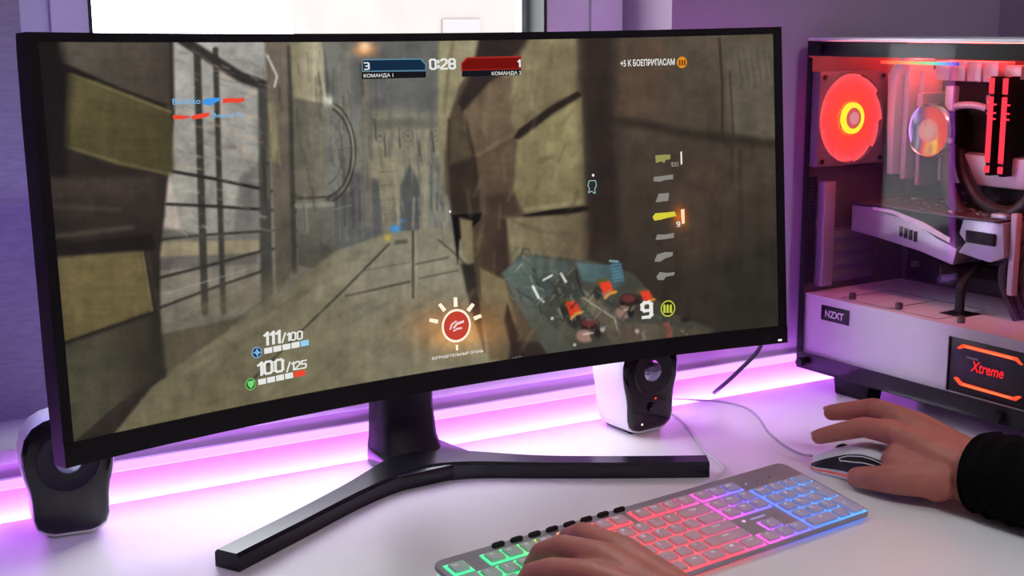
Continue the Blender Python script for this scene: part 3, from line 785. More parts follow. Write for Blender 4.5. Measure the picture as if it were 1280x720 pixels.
# teammate outline
cy = emat('hud_cyan', (150, 200, 206), 1.0)
for seg in [((736, 226), (734.6, 232)), ((734.6, 232), (736.4, 236)), ((736.4, 236), (735, 241)), ((744, 226), (745, 232)), ((745, 232), (743, 236)), ((743, 236), (743.6, 242)), ((736, 226), (744, 225.6)), ((735, 241), (739, 239)), ((739, 239), (743.6, 242))]:
    (x0, y0), (x1, y1) = seg; dx, dy = x1 - x0, y1 - y0; L = math.hypot(dx, dy); nx, ny = -dy / L * .45, dx / L * .45
    hud_poly([(x0 + nx, y0 + ny), (x1 + nx, y1 + ny), (x1 - nx, y1 - ny), (x0 - nx, y0 - ny)], cy, 'teammate_outline')
hud_disc(741, 219, 1.8, hud_w, 'teammate_marker')
hud_disc(562, 264.5, 1.6, hud_w, 'crosshair')
# health and armour
hud_digits('111', 328, 432.5, 17, hud_w, 'health_text', 22, t=1.7, shear=.04)
hud_digits('/100', 351, 428, 11, hud_w, 'health_limit_text', 27, t=1.5, shear=.06)
hud_digits('100', 320, 470.5, 17.5, hud_w, 'armour_text', 35, t=1.5, shear=.04)
hud_digits('/125', 357, 464.5, 11, hud_w, 'armour_limit_text', 26, t=1.5, shear=.06)
for k in range(5):
    x = 330 + k * 11.4; y = 442.5 - k * 2.3
    hud_poly([(x, y), (x - .6, y - 7), (x + 9.6, y - 9), (x + 10, y - 2)], hud_w if k < 4 else emat('hud_pale_blue', (150, 208, 240), 1.0), 'health_bar_block')
    x = 322.5 + k * 11.2; y = 481.3 - k * 2.4
    e_ = 0 if k < 4 else 4
    hud_poly([(x, y), (x - .6, y - 7), (x + 9.4 + e_, y - 9 - e_ * .3), (x + 9.8 + e_, y - 2 - e_ * .2)], hud_w if k < 4 else hud_r, 'armour_bar_block')
hud_disc(320.5, 440.5, 7.4, emat('hud_blue_ring', (120, 164, 204), 1.0), 'health_symbol', .0008); hud_disc(320.5, 440.5, 6.0, emat('hud_deep_blue', (34, 54, 84), 1.0), 'health_symbol_disc', .001)
hud_poly([(320.5, 434.5), (322.2, 439), (326.5, 440), (322.4, 442), (321, 446.5), (319, 442), (314.8, 441.2), (318.8, 439)], emat('hud_star', (130, 180, 224), 1.0), 'health_symbol_star', .0012)
hud_disc(312.8, 480, 7.8, emat('hud_green', (104, 176, 100), 1.0), 'armour_symbol', .0008); hud_disc(312.8, 480, 6.2, emat('hud_dark_green', (44, 76, 40), 1.0), 'armour_symbol_disc', .001)
hud_poly([(308.6, 477), (312.6, 475.5), (317, 475.5), (316.6, 481), (313, 485.4), (309.4, 482)], emat('hud_light_green', (120, 214, 116), 1.0), 'armour_symbol_shield', .0012)
# ability badge
ivory = emat('hud_ivory', (255, 240, 214), 1.05)
hud_disc(570, 407, 21, ivory, 'ability_ring', .0008, .86); hud_disc(570, 407, 18.2, emat('hud_badge_red', (196, 66, 52), 1.0), 'ability_disc', .0007)
for a, l in ((-168, 11), (-128, 11), (-92, 12), (-52, 11), (-22, 10)):
    c, s = math.cos(R(a)), math.sin(R(a)); x0, y0 = 570 + c * 23.5, 407 + s * 23.5; x1, y1 = 570 + c * (23.5 + l), 407 + s * (23.5 + l)
    hud_poly([(x0 - s * 2.6, y0 + c * 2.6), (x1 - s * 2.2, y1 + c * 2.2), (x1 + s * 2.2, y1 - c * 2.2), (x0 + s * 2.6, y0 - c * 2.6)], ivory, 'ability_ray')
hud_poly([(569, 431), (572, 430.6), (572.4, 437.6), (569.6, 438)], ivory, 'ability_ray')
for pts in ([(561, 412), (563, 405), (569, 400.5), (571, 401), (565, 406), (563, 412)], [(565, 410), (570, 403), (579, 400), (579.5, 403), (571, 406), (567, 411)], [(565, 413.5), (571, 409.5), (577, 408.6), (577, 411), (571, 412), (567, 414.5)]):
    hud_poly(pts, emat('hud_pink', (244, 206, 204), 1.0), 'ability_symbol', .0011)
hud_text('ЗАГРАДИТЕЛЬНЫЙ ОГОНЬ', 539, 450.5, 5.2, hud_w, 'ability_text', 65, bold=.02)
# ammo count
hud_digits('9', 800.5, 399, 22, hud_w, 'ammo_count_text', 15.5, t=1.7)
hud_disc(834.5, 385.5, 10.3, emat('hud_lime', (190, 196, 70), 1.0), 'ammo_symbol', .0008, .84); hud_disc(834.5, 385.5, 8.8, emat('hud_ink', (30, 30, 20), 1.0), 'ammo_symbol_disc', .0007)
for dx in (-4, 0, 4): hud_poly([(834 + dx - 1.5, 391), (834 + dx - 1.5, 382), (834 + dx, 379.5), (834 + dx + 1.5, 382), (834 + dx + 1.5, 391)], emat('hud_lime', (190, 196, 70), 1.0), 'ammo_symbol_shell', .001)
hud_text('HKD', 640, 451, 5, emat('hud_dim', (110, 108, 104), 1.0), 'corner_text', 12)

# ---- stand
stand_m = mat('stand_metal', (46, 46, 50), 0.24, metal=0.75, spec=0.5)
# V-shaped foot: a swept bar from the left tip round the neck to the right tip
ctr = bezier([(0.394, 1.050, 0), (0.47, 1.089, 0), (0.55, 1.131, 0), (0.605, 1.154, 0), (0.65, 1.162, 0), (0.70, 1.146, 0), (0.76, 1.104, 0), (0.83, 1.057, 0), (0.903, 1.011, 0)], 8)
rings = []
for i, q in enumerate(ctr):
    t = Vector(ctr[min(i + 1, len(ctr) - 1)]) - Vector(ctr[max(i - 1, 0)]); t.normalize(); nrm = Vector((-t.y, t.x, 0))
    f_ = i / (len(ctr) - 1); k = math.exp(-((f_ - .5) / .16) ** 2)
    w0 = 0.013 + 0.004 * k; w1 = 0.014 + 0.020 * k; hz = 0.0165 + 0.003 * k
    q = Vector(q); e0 = q - nrm * w0; e1 = q + nrm * w1
    rings.append([(e0.x, e0.y, 0.0005), (e0.x, e0.y, hz - .003), (e0.x + nrm.x * .003, e0.y + nrm.y * .003, hz), (e1.x - nrm.x * .003, e1.y - nrm.y * .003, hz), (e1.x, e1.y, hz - .003), (e1.x, e1.y, 0.0005)])
MB().loft(rings).build('stand_foot', stand_m, mon, smooth=True, angle=30)
plate = [(0.606, 1.140), (0.696, 1.140), (0.712, 1.170), (0.704, 1.240), (0.696, 1.250), (0.634, 1.250), (0.626, 1.240), (0.620, 1.190)]
MB().prism(plate, 0.0005, 0.017, lambda a, c, d: (a, c, d)).build('stand_plate', stand_m, mon, bevel=0.002)
# neck: slightly flared column
rings = []
for z, w_, d0, d1 in ((0.0165, .0335, 1.196, 1.250), (0.03, .0315, 1.203, 1.250), (0.06, .0305, 1.208, 1.250), (0.14, .0305, 1.213, 1.249), (0.30, .0305, 1.217, 1.247)):
    cx_ = 0.662; r_ = 0.006
    rings.append([(cx_ - w_ + r_, d0, z), (cx_ + w_ - r_, d0, z), (cx_ + w_, d0 + r_, z), (cx_ + w_, d1 - r_, z), (cx_ + w_ - r_, d1, z), (cx_ - w_ + r_, d1, z), (cx_ - w_, d1 - r_, z), (cx_ - w_, d0 + r_, z)])
MB().loft(rings).build('stand_neck', blk2, mon, smooth=True, angle=50)
MB().box((0.615, 1.188, 0.225), (0.705, 1.222, 0.315)).build('mount_block', blk2, mon, bevel=0.004)

# ---------------------------------------------------------------- computer tower
PX0, PX1, PY0, PY1, PZ0, PZ1 = 1.230, 1.440, 0.785, 1.217, 0.023, 0.441
pc = thing('computer_tower', (1.335, 1.0, 0), 'computer tower with glass side panel, red glowing fans and white interior', 'computer')
white_m = mat('case_white', (222, 220, 224), 0.4, spec=0.4, noise=0.02, nscale=60)
dark_m = mat('case_black', (17, 17, 20), 0.45, spec=0.3, noise=0.1, nscale=100)
grey_in = mat('case_inner_grey', (92, 88, 90), 0.6, noise=0.08, nscale=40)
chrome = mat('chrome', (210, 210, 215), 0.15, metal=1.0)
def part(a, c, name, mt, bevel=0.0, parent=pc, loc=None): return MB().box(a, c).build(name, mt, parent, bevel=bevel, loc=loc)
part((PX0 + .004, PY0, PZ1 - .004), (PX1, PY1, PZ1), 'top_panel', white_m, .001)
part((PX0 + .004, PY0, PZ0), (PX1, PY1, PZ0 + .016), 'bottom_panel', dark_m, .001)
part((PX1 - .003, PY0, PZ0 + .016), (PX1, PY1, PZ1 - .004), 'far_side_panel', white_m)
part((PX0 + .004, PY0, PZ0 + .016), (PX1 - .003, PY0 + .012, PZ1 - .004), 'front_panel', white_m, .001)
# rear wall with openings (fan, slots, vent strip)
rear = MB(); y0, y1 = PY1 - .003, PY1
for x0, x1, z0, z1 in ((PX0 + .004, PX0 + .0075, PZ0 + .016, PZ1 - .004), (PX0 + .026, 1.437, PZ0 + .016, .128), (PX0 + .0075, PX0 + .026, PZ0 + .016, .132), (PX0 + .0075, PX0 + .026, .268, PZ1 - .004),
                       (PX0 + .026, 1.279, .128, .20), (1.371, 1.437, .128, .215), (PX0 + .026, 1.437, .215, .268), (1.279, 1.371, .200, .215), (PX0 + .026, 1.437, .268, .284), (1.356, 1.437, .284, .398), (PX0 + .026, 1.437, .398, PZ1 - .004)):
    rear.box((x0, y0, z0), (x1, y1, z1))
rear.build('rear_panel', grey_in, pc)
# punched vent strip: a lattice of little openings
vent = MB(); nx, nz = 4, 30; x0, x1, z0, z1 = PX0 + .0075, PX0 + .026, .132, .268
for i in range(nx + 1):
    x = x0 + (x1 - x0) * i / nx; vent.box((x - .0006, y0, z0), (x + .0006, y1, z1))
for j in range(nz + 1):
    z = z0 + (z1 - z0) * j / nz; vent.box((x0, y0, z - .0006), (x1, y1, z + .0006))
vent.build('vent_strip', dark_m, pc)
slot_m = mat('slot_cover', (150, 148, 160), 0.35, metal=0.3, noise=0.05)
for j in range(4):
    z = .133 + j * .0175
    part((1.281, y0 - .001, z), (1.369, y0 + .001, z + .0105), 'slot_cover', slot_m, .0006)
part((1.258, PY1 - .016, .128), (1.277, PY1 - .004, .262), 'slot_bracket', mat('bracket_steel', (172, 170, 180), 0.4, metal=.4, noise=.05), .0008)
# motherboard tray and board
part((1.420, PY0 + .03, .112), (1.424, PY1 - .004, PZ1 - .006), 'tray', grey_in)
board_m = mat('board', (38, 40, 42), 0.55, noise=.3, nscale=120)
part((1.410, .93, .125), (1.4135, 1.195, .425), 'motherboard', board_m)
chip_m = mat('chip', (120, 116, 118), 0.45, noise=.25, nscale=150)
for k in range(26):
    yy = .94 + random.random() * .24; zz = .13 + random.random() * .27; a = .003 + random.random() * .006
    part((1.402 + random.random() * .004, yy, zz), (1.410, yy + a, zz + a * .8), 'chip', chip_m)
part((1.392, .955, .150), (1.410, 1.03, .205), 'chipset_cover', mat('chipset', (66, 64, 70), .4, metal=.5), .003)
# glass side
gm = bpy.data.materials.new('side_glass'); gm.use_nodes = True
nt = gm.node_tree; nt.nodes.clear()
tr = nt.nodes.new('ShaderNodeBsdfTransparent'); tr.inputs[0].default_value = (0.95, 0.95, 0.96, 1)
gl = nt.nodes.new('ShaderNodeBsdfGlossy'); gl.inputs['Roughness'].default_value = 0.03
fr = nt.nodes.new('ShaderNodeFresnel'); fr.inputs[0].default_value = 1.14
mx = nt.nodes.new('ShaderNodeMixShader'); o_ = nt.nodes.new('ShaderNodeOutputMaterial')
nt.links.new(fr.outputs[0], mx.inputs[0]); nt.links.new(tr.outputs[0], mx.inputs[1]); nt.links.new(gl.outputs[0], mx.inputs[2]); nt.links.new(mx.outputs[0], o_.inputs[0])
part((PX0, PY0 + .002, PZ0 + .003), (PX0 + .0035, PY1 - .001, PZ1 - .006), 'side_glass', gm)
# printed black border behind the glass
b = MB()
gx0, gx1 = PX0 + .0037, PX0 + .0045
b.box((gx0, PY0 + .002, PZ1 - .022), (gx1, PY1 - .001, PZ1 - .0041)).box((gx0, PY0 + .002, PZ0 + .003), (gx1, PY1 - .001, PZ0 + .022))
b.box((gx0, PY1 - .009, PZ0 + .022), (gx1, PY1 - .001, PZ1 - .024)).box((gx0, PY0 + .002, PZ0 + .022), (gx1, PY0 + .016, PZ1 - .024))
b.build('glass_border', mat('glass_border_black', (15, 15, 18), .4, spec=.3), pc)
for yy, zz in ((1.203, .033), (1.196, .428), (.905, .033), (.80, .428)):
    MB().lathe([(0, -.006), (.0052, -.006), (.0058, -.004), (.0058, 0), (0, 0)], (PX0, yy, zz), (1, 0, 0), 20).build('thumb_screw', blk2, pc, smooth=True)
for xx in (PX0 + .014, PX1 - .04):
    for yy in (1.105, .82):
        MB().prism([(-.026, 0), (.026, 0), (.030, PZ0), (-.030, PZ0)], xx, xx + .026, lambda a, c, d, yy=yy: (d, yy + a + .027, c)).build('foot', blk2, pc, bevel=.002)
# white shroud over the power supply, with a cut-out
SX = PX0 + .010; SZ = .119
b = MB()
b.box((SX, .985, PZ0 + .016), (SX + .0015, 1.212, SZ)).box((SX, .80, .108), (SX + .0015, .985, SZ)).box((SX, .80, PZ0 + .016), (SX + .0015, .985, .0445)).box((SX, .80, .0445), (SX + .0015, .872, .108))
b.box((SX, .80, SZ), (1.418, 1.212, SZ + .0015))
b.build('psu_shroud', white_m, pc)
b = MB()
for y_ in (1.162, 1.085, 1.012): b.box((SX + .012, y_ - .0005, SZ + .0014), (1.34, y_ + .0005, SZ + .0019))
b.box((SX + .012, 1.012, SZ + .0014), (SX + .013, 1.162, SZ + .0019)).box((1.339, 1.012, SZ + .0014), (1.340, 1.162, SZ + .0019))
b.build('shroud_seam', mat('seam', (96, 92, 100), .6), pc)
for yy in (1.150, 1.076, .985): MB().lathe([(0, 0), (.0045, 0), (.0045, .007), (.0038, .008), (0, .008)], (SX + .020, yy, SZ + .0015), (0, 0, 1), 16).build('shroud_screw', grey_in, pc, smooth=True)
part((1.282, 1.001, SZ + .0012), (1.316, 1.034, SZ + .0022), 'cable_grommet', blk2)
MB().tube(bezier([(1.298, 1.018, .10), (1.298, 1.018, .135), (1.302, 1.018, .158), (1.335, 1.02, .176), (1.39, 1.02, .18)], 8), .007, 8, flat=.55).build('power_cable', blk2, pc, smooth=True)
MB().tube(bezier([(1.30, 1.05, .165), (1.33, 1.02, .168), (1.37, .97, .160), (1.405, .95, .150)], 8), .009, 8).build('power_cable', blk2, pc, smooth=True)
# name plate on the shroud
bd = part((SX - .0012, 1.1355, .0915), (SX, 1.1815, .1105), 'name_plate', mat('plate_black', (24, 23, 30), .35), .0003)
def side_text(body, y_left, z0, h, w, mt, name, parent, x, bold=.02, shear=0.0):
    """lettering on a plane facing -X: reads from far (high y) to near"""
    v, f, tw, th = text_mesh(body, bold, shear)
    MB().add([(x, y_left - a * w / tw, z0 + c * h / th) for a, c in v], [tuple(reversed(q)) for q in f]).build(name, mt, parent)
side_text('NZXT', 1.1745, .0962, .0088, .031, mat('plate_lettering', (238, 236, 242), .5), 'lettering', bd, SX - .0014, .03)
# power supply seen through the cut-out
ps = part((SX + .003, .873, .0405), (1.38, .984, .1075), 'power_supply', mat('psu_black', (34, 32, 36), .4, noise=.08, nscale=90), .001)
red_e = emat('psu_red_glow', (255, 72, 40), 1.6); red_o = emat('psu_orange_glow', (255, 128, 80), 1.5)
def bar(pts, mt, name, x): MB().prism(pts, x, x + .0006, lambda a, c, d: (d, a, c)).build(name, mt, ps)
xs_ = SX + .0022
def zz_(y, z): return z
bar([(.975, .0955), (.967, .1015), (.895, .1005), (.887, .0935), (.891, .0935), (.897, .0965), (.965, .0975), (.971, .0945)], red_e, 'light_bar', xs_)
bar([(.964, .1000), (.900, .0990), (.900, .0975), (.964, .0985)], red_o, 'light_bar_core', xs_ - .0005)
bar([(.977, .0600), (.968, .0530), (.893, .0520), (.886, .0580), (.890, .0585), (.897, .0555), (.965, .0570), (.972, .0620)], red_e, 'light_bar', xs_)
bar([(.964, .0556), (.900, .0546), (.900, .0530), (.964, .0540)], red_o, 'light_bar_core', xs_ - .0005)
side_text('Xtreme', .9545, .0725, .0125, .044, emat('psu_script', (250, 44, 52), 1.2), 'lettering', ps, xs_, .015, .25)
part((SX + .0018, .945, .0865), (SX + .0024, .961, .0885), 'small_print', mat('print_grey', (150, 150, 155), .5), 0, ps)

# rear fan: square frame, ring, blades, hub
FX, FY, FZ, FR = 1.2945, 1.196, .341, .0565
fan = thing('fan', Vector((FX, FY, FZ)) - base_of(pc)); fan.parent = pc
fan['label'] = 'red glowing rear fan with yellow centre'
b = MB(); N_ = 48
outer = []
hs = .0585
for k in range(N_):
    a = 2 * PI * k / N_; m_ = max(abs(math.cos(a)), abs(math.sin(a))); outer.append((math.cos(a) / m_ * hs, math.sin(a) / m_ * hs))
inner = [(math.cos(2 * PI * k / N_) * FR, math.sin(2 * PI * k / N_) * FR) for k in range(N_)]
vs_ = []; fs = []
for d in (-.002, .017):
    vs_ += [(FX + a, FY + .002 + d, FZ + c) for a, c in outer] + [(FX + a, FY + .002 + d, FZ + c) for a, c in inner]
for k in range(N_):
    n = (k + 1) % N_
    fs += [(k, n, N_ + n, N_ + k), (2 * N_ + k, 3 * N_ + k, 3 * N_ + n, 2 * N_ + n), (k, 2 * N_ + k, 2 * N_ + n, n), (N_ + k, N_ + n, 3 * N_ + n, 3 * N_ + k)]
b.add(vs_, fs); b.build('fan_frame', mat('fan_frame_grey', (110, 106, 110), .5, noise=.05), fan)
blade_m = ramp_emat('fan_blade_glow', [(0.0, (255, 220, 60)), (0.30, (255, 150, 50)), (0.42, (246, 66, 46)), (0.8, (232, 66, 66)), (1.0, (222, 92, 100))], 1.05, lo=.0, hi=.0565, radial=True, base=(150, 60, 60))
for k in range(9):
    a0 = 2 * PI * k / 9; b = MB(); rings = []
    for i in range(7):
        r = .019 + (.0555 - .019) * i / 6; sweep = .35 * (i / 6) ** 1.2; half = .40
        row = []
        for j in range(5):
            t = -1 + 2 * j / 4; an = a0 + sweep + half * t; dy = .0018 * t * (1 + i / 8)
            row.append((FX + r * math.cos(an), FY + .003 + dy, FZ + r * math.sin(an)))
        rings.append(row + [(x, y + .0012, z) for x, y, z in reversed(row)])
    b.loft(rings); b.build('fan_blade', blade_m, fan, smooth=True, loc=(FX, FY, FZ))
MB().lathe([(0, -.004), (.0125, -.004), (.0132, -.003), (.0132, .008), (0, .008)], (FX, FY, FZ), (0, 1, 0), 32).build('fan_hub', emat('hub_glow', (222, 96, 90), 1.0), fan, smooth=True)
MB().lathe([(.0133, .001), (.0133, -.0035), (.0195, -.003), (.0195, .001)], (FX, FY, FZ), (0, 1, 0), 36).build('hub_ring', emat('hub_ring_glow', (255, 214, 52), 1.5), fan, smooth=True)
MB().lathe([(0, -.0046), (.0078, -.0046), (.0078, -.0039), (0, -.0039)], (FX, FY, FZ), (0, 1, 0), 28).build('hub_sticker', emat('hub_sticker_glow', (240, 150, 160), .9), fan)
for sx in (-1, 1):
    for sz in (-1, 1): MB().lathe([(0, -.0034), (.003, -.0034), (.003, -.002), (0, -.002)], (FX + sx * .052, FY, FZ + sz * .052), (0, 1, 0), 12).build('fan_screw', blk2, fan)

MB().lathe([(0, .0105), (.0555, .0105), (.0555, .0095), (0, .0095)], (FX, FY, FZ), (0, 1, 0), 40).build('added_glow_disc', emat('fan_added_glow', (214, 40, 44), .9), fan)  # glowing disc added behind the blades to fill out the fan's red glow
# heat sinks around the processor
hs_m = mat('heatsink_alloy', (206, 200, 204), .35, metal=.25, noise=.04)
part((1.372, 1.152, .255), (1.410, 1.158, .400), 'heatsink', hs_m, .001)
part((1.365, 1.168, .262), (1.410, 1.176, .408), 'heatsink', hs_m, .001)
b = MB()
b.prism([(1.178, .268), (1.186, .268), (1.192, .395), (1.170, .418), (1.164, .412), (1.178, .392)], 1.352, 1.408, lambda a, c, d: (d, a, c))
b.build('port_cover', hs_m, pc, bevel=.001)
part((1.36, 1.142, .318), (1.405, 1.150, .372), 'heatsink', mat('heatsink_lilac', (190, 176, 200), .35, metal=.2), .001)
for k in range(4):
    part((1.378, 1.046 + k * .024, .388), (1.410, 1.067 + k * .024, .412), 'heatsink_fin', hs_m, .001)
part((1.384, 1.018, .392), (1.410, 1.042, .408), 'heatsink_fin', hs_m, .001)
# rainbow light bar under the roof
MB().box((1.322, 1.062, .4085), (1.326, 1.178, .4125)).build('rainbow_light', ramp_emat('rainbow_glow', [(0.0, (90, 60, 200)), (0.12, (70, 140, 255)), (0.28, (80, 210, 170)), (0.5, (170, 190, 110)), (0.75, (255, 120, 60)), (1.0, (255, 70, 60))], 1.3, axis=1, lo=-.058, hi=.058), pc, loc=(1.324, 1.12, .4105))
# hidden glowing strips added under the roof to brighten and redden the chamber
red_fill = emat('case_added_red_fill', (255, 50, 46), 100.0)
part((1.395, 1.03, .4315), (1.4025, 1.20, .4355), 'added_fill_strip', red_fill)
part((1.2385, .86, .4255), (1.2445, 1.19, .4305), 'added_fill_strip', emat('case_added_pale_fill', (255, 122, 122), 24.0))
# pump with ring and lit face
pu = thing('pump', Vector((1.40, 1.127, .3265)) - base_of(pc)); pu.parent = pc; pu['label'] = 'round chrome-ringed cooler pump with glowing face'
MB().lathe([(.030, 0), (.034, 0), (.034, -.036), (.030, -.040)], (1.40, 1.127, .3265), (1, 0, 0), 40).build('pump_body', dark_m, pu, smooth=True)
MB().lathe([(.0295, -.038), (.0345, -.038), (.0345, -.043), (.032, -.045), (.0295, -.043)], (1.40, 1.127, .3265), (1, 0, 0), 40).build('pump_ring', chrome, pu, smooth=True)
MB().lathe([(0, -.043), (.015, -.043), (.0296, -.0415), (.0296, -.038), (0, -.038)], (1.40, 1.127, .3265), (1, 0, 0), 40).build('pump_face', ramp_emat('pump_glow', [(0.0, (214, 168, 166)), (0.35, (224, 130, 122)), (.7, (232, 84, 80)), (1.0, (236, 100, 96))], .85, lo=0, hi=.032, radial=True, base=(150, 120, 120)), pu, smooth=True, loc=(1.3565, 1.127, .3265))
MB().tube(bezier([(1.375, 1.108, .352), (1.372, 1.098, .358), (1.374, 1.075, .360), (1.378, 1.055, .356)], 8), .0045, 10).build('pump_fitting', hs_m, pu, smooth=True)
part((1.366, 1.100, .352), (1.378, 1.112, .382), 'pump_bracket', hs_m, .001, pu)
MB().tube(bezier([(1.37, 1.050, .372), (1.366, 1.046, .362), (1.37, 1.050, .352), (1.372, 1.042, .345)], 8), .004, 8).build('pump_valve', chrome, pu, smooth=True)
# memory sticks
ram_glow = emat('memory_red_glow', (255, 52, 70), 1.7)
for yy in (1.0415, 1.0225):
    rs = part((1.364, yy - .0035, .278), (1.410, yy + .0035, .396), 'memory_stick', dark_m, .0006)
    for z0, z1 in ((.282, .290), (.294, .372), (.3755, .394)): part((1.3605, yy - .0028, z0), (1.3638, yy + .0028, z1), 'light_bar', ram_glow, .0005, rs)
    for z_ in (.345, .352, .362): part((1.3615, yy - .0072, z_), (1.3638, yy - .003, z_ + .002), 'light_fin', ram_glow, 0, rs)
# coolant hoses
hose = mat('hose_rubber', (26, 24, 30), .5, noise=.15, nscale=600)
MB().tube(bezier([(1.385, 1.112, .312), (1.36, 1.096, .300), (1.345, 1.082, .262), (1.335, 1.052, .234), (1.33, 1.015, .228), (1.33, .975, .243), (1.335, .935, .285), (1.34, .90, .335)], 10), .0085, 14).build('coolant_hose', hose, pc, smooth=True)
MB().tube(bezier([(1.385, 1.10, .300), (1.372, 1.078, .270), (1.362, 1.045, .245), (1.355, 1.005, .238), (1.352, .96, .252), (1.35, .92, .290), (1.35, .89, .340)], 10), .0085, 14).build('coolant_hose', hose, pc, smooth=True)
# graphics card: back plate on top, shroud below, fans underneath
gc = thing('graphics_card', Vector((1.35, 1.09, .21)) - base_of(pc)); gc.parent = pc; gc['label'] = 'horizontal graphics card with brown circuit board and silver shroud'
part((1.300, .972, .2335), (1.408, 1.196, .2360), 'circuit_board', mat('card_board', (66, 44, 40), .5, noise=.5, nscale=160), 0, gc)
for k in range(60):
    yy = .98 + random.random() * .20; xx = 1.306 + random.random() * .09; a = .0015 + random.random() * .004
    part((xx, yy, .236), (xx + a, yy + a, .2365 + random.random() * .0012), 'component', chip_m if k % 3 else hs_m, 0, gc)
silver = mat('card_silver', (168, 166, 178), .35, metal=.35, noise=.04)
sh = [(1.196, .231), (1.196, .198), (1.150, .194), (1.085, .186), (1.035, .176), (1.030, .196), (1.06, .205), (1.10, .222), (1.14, .2255), (1.16, .231)]
MB().prism(sh, 1.302, 1.400, lambda a, c, d: (d, a, c)).build('shroud', silver, gc, bevel=.001)
MB().prism([(1.025, .232), (.970, .234), (.966, .194), (.985, .186), (1.030, .192), (1.020, .205), (1.03, .215)], 1.304, 1.400, lambda a, c, d: (d, a, c)).build('shroud_nose', silver, gc, bevel=.001)
part((1.301, .978, .206), (1.303, 1.018, .220), 'shroud_slot', blk2, 0, gc)
MB().prism([(1.16, .232), (1.13, .232), (1.08, .222), (1.04, .208), (1.04, .202), (1.08, .214), (1.13, .2275), (1.16, .2285)], 1.3005, 1.3025, lambda a, c, d: (d, a, c)).build('trim_line', mat('trim_pale', (226, 222, 226), .3), gc)
for k in range(4): part((1.3006, 1.112 - k * .0075, .2005 - k * .0012), (1.3018, 1.1165 - k * .0075, .213 - k * .0012), 'grille_slot', blk2, 0, gc)
part((1.31, .970, .2365), (1.40, .992, .2420), 'end_bracket', silver, .001, gc)
part((1.312, .958, .150), (1.322, .966, .2450), 'support_post', mat('post_pale', (180, 168, 186), .4), .001, gc)
part((1.335, .985, .2362), (1.372, 1.006, .2375), 'connector_label', mat('label_pale', (226, 200, 206), .5), 0, gc)
part((1.38, 1.00, .262), (1.409, 1.130, .300), 'slot_shield', hs_m, .004)
# row of little red lamps and braided leads near the front of the chamber
lead_m = mat('lead_braid', (62, 54, 66), .55, noise=.6, nscale=350)
for k in range(5):
    MB().tube(bezier([(1.405 - k * .006, .93 + .006 * k, .405), (1.395 - k * .01, .945 - .004 * k, .32), (1.375 - k * .008, .962 - .006 * k, .24), (1.362 - k * .012, .958 + .004 * k, .18), (1.36 - k * .01, .955, .121)], 8), .0045, 8).build('lead', lead_m, pc, smooth=True)
led = emat('lamp_red', (255, 46, 52), 2.2)
for k, z_ in enumerate((.252, .236, .212, .196, .180, .166, .244)):
    MB().lathe([(0, -.003), (.002, -.0022), (.0026, 0), (.002, .0022), (0, .003)], (1.345 - .003 * (k % 2), .958 - .008 * (k % 3) + (.014 if k == 6 else 0), z_), (0, 0, 1), 10).build('indicator_lamp', led, pc, smooth=True)
# front fan, glowing, at the far end of the chamber
MB().lathe([(.040, -.006), (.058, -.006), (.058, .012), (.040, .012)], (1.345, .818, .345), (0, 1, 0), 40).build('front_fan_ring', emat('front_fan_glow', (255, 60, 50), 3.0), pc, smooth=True)

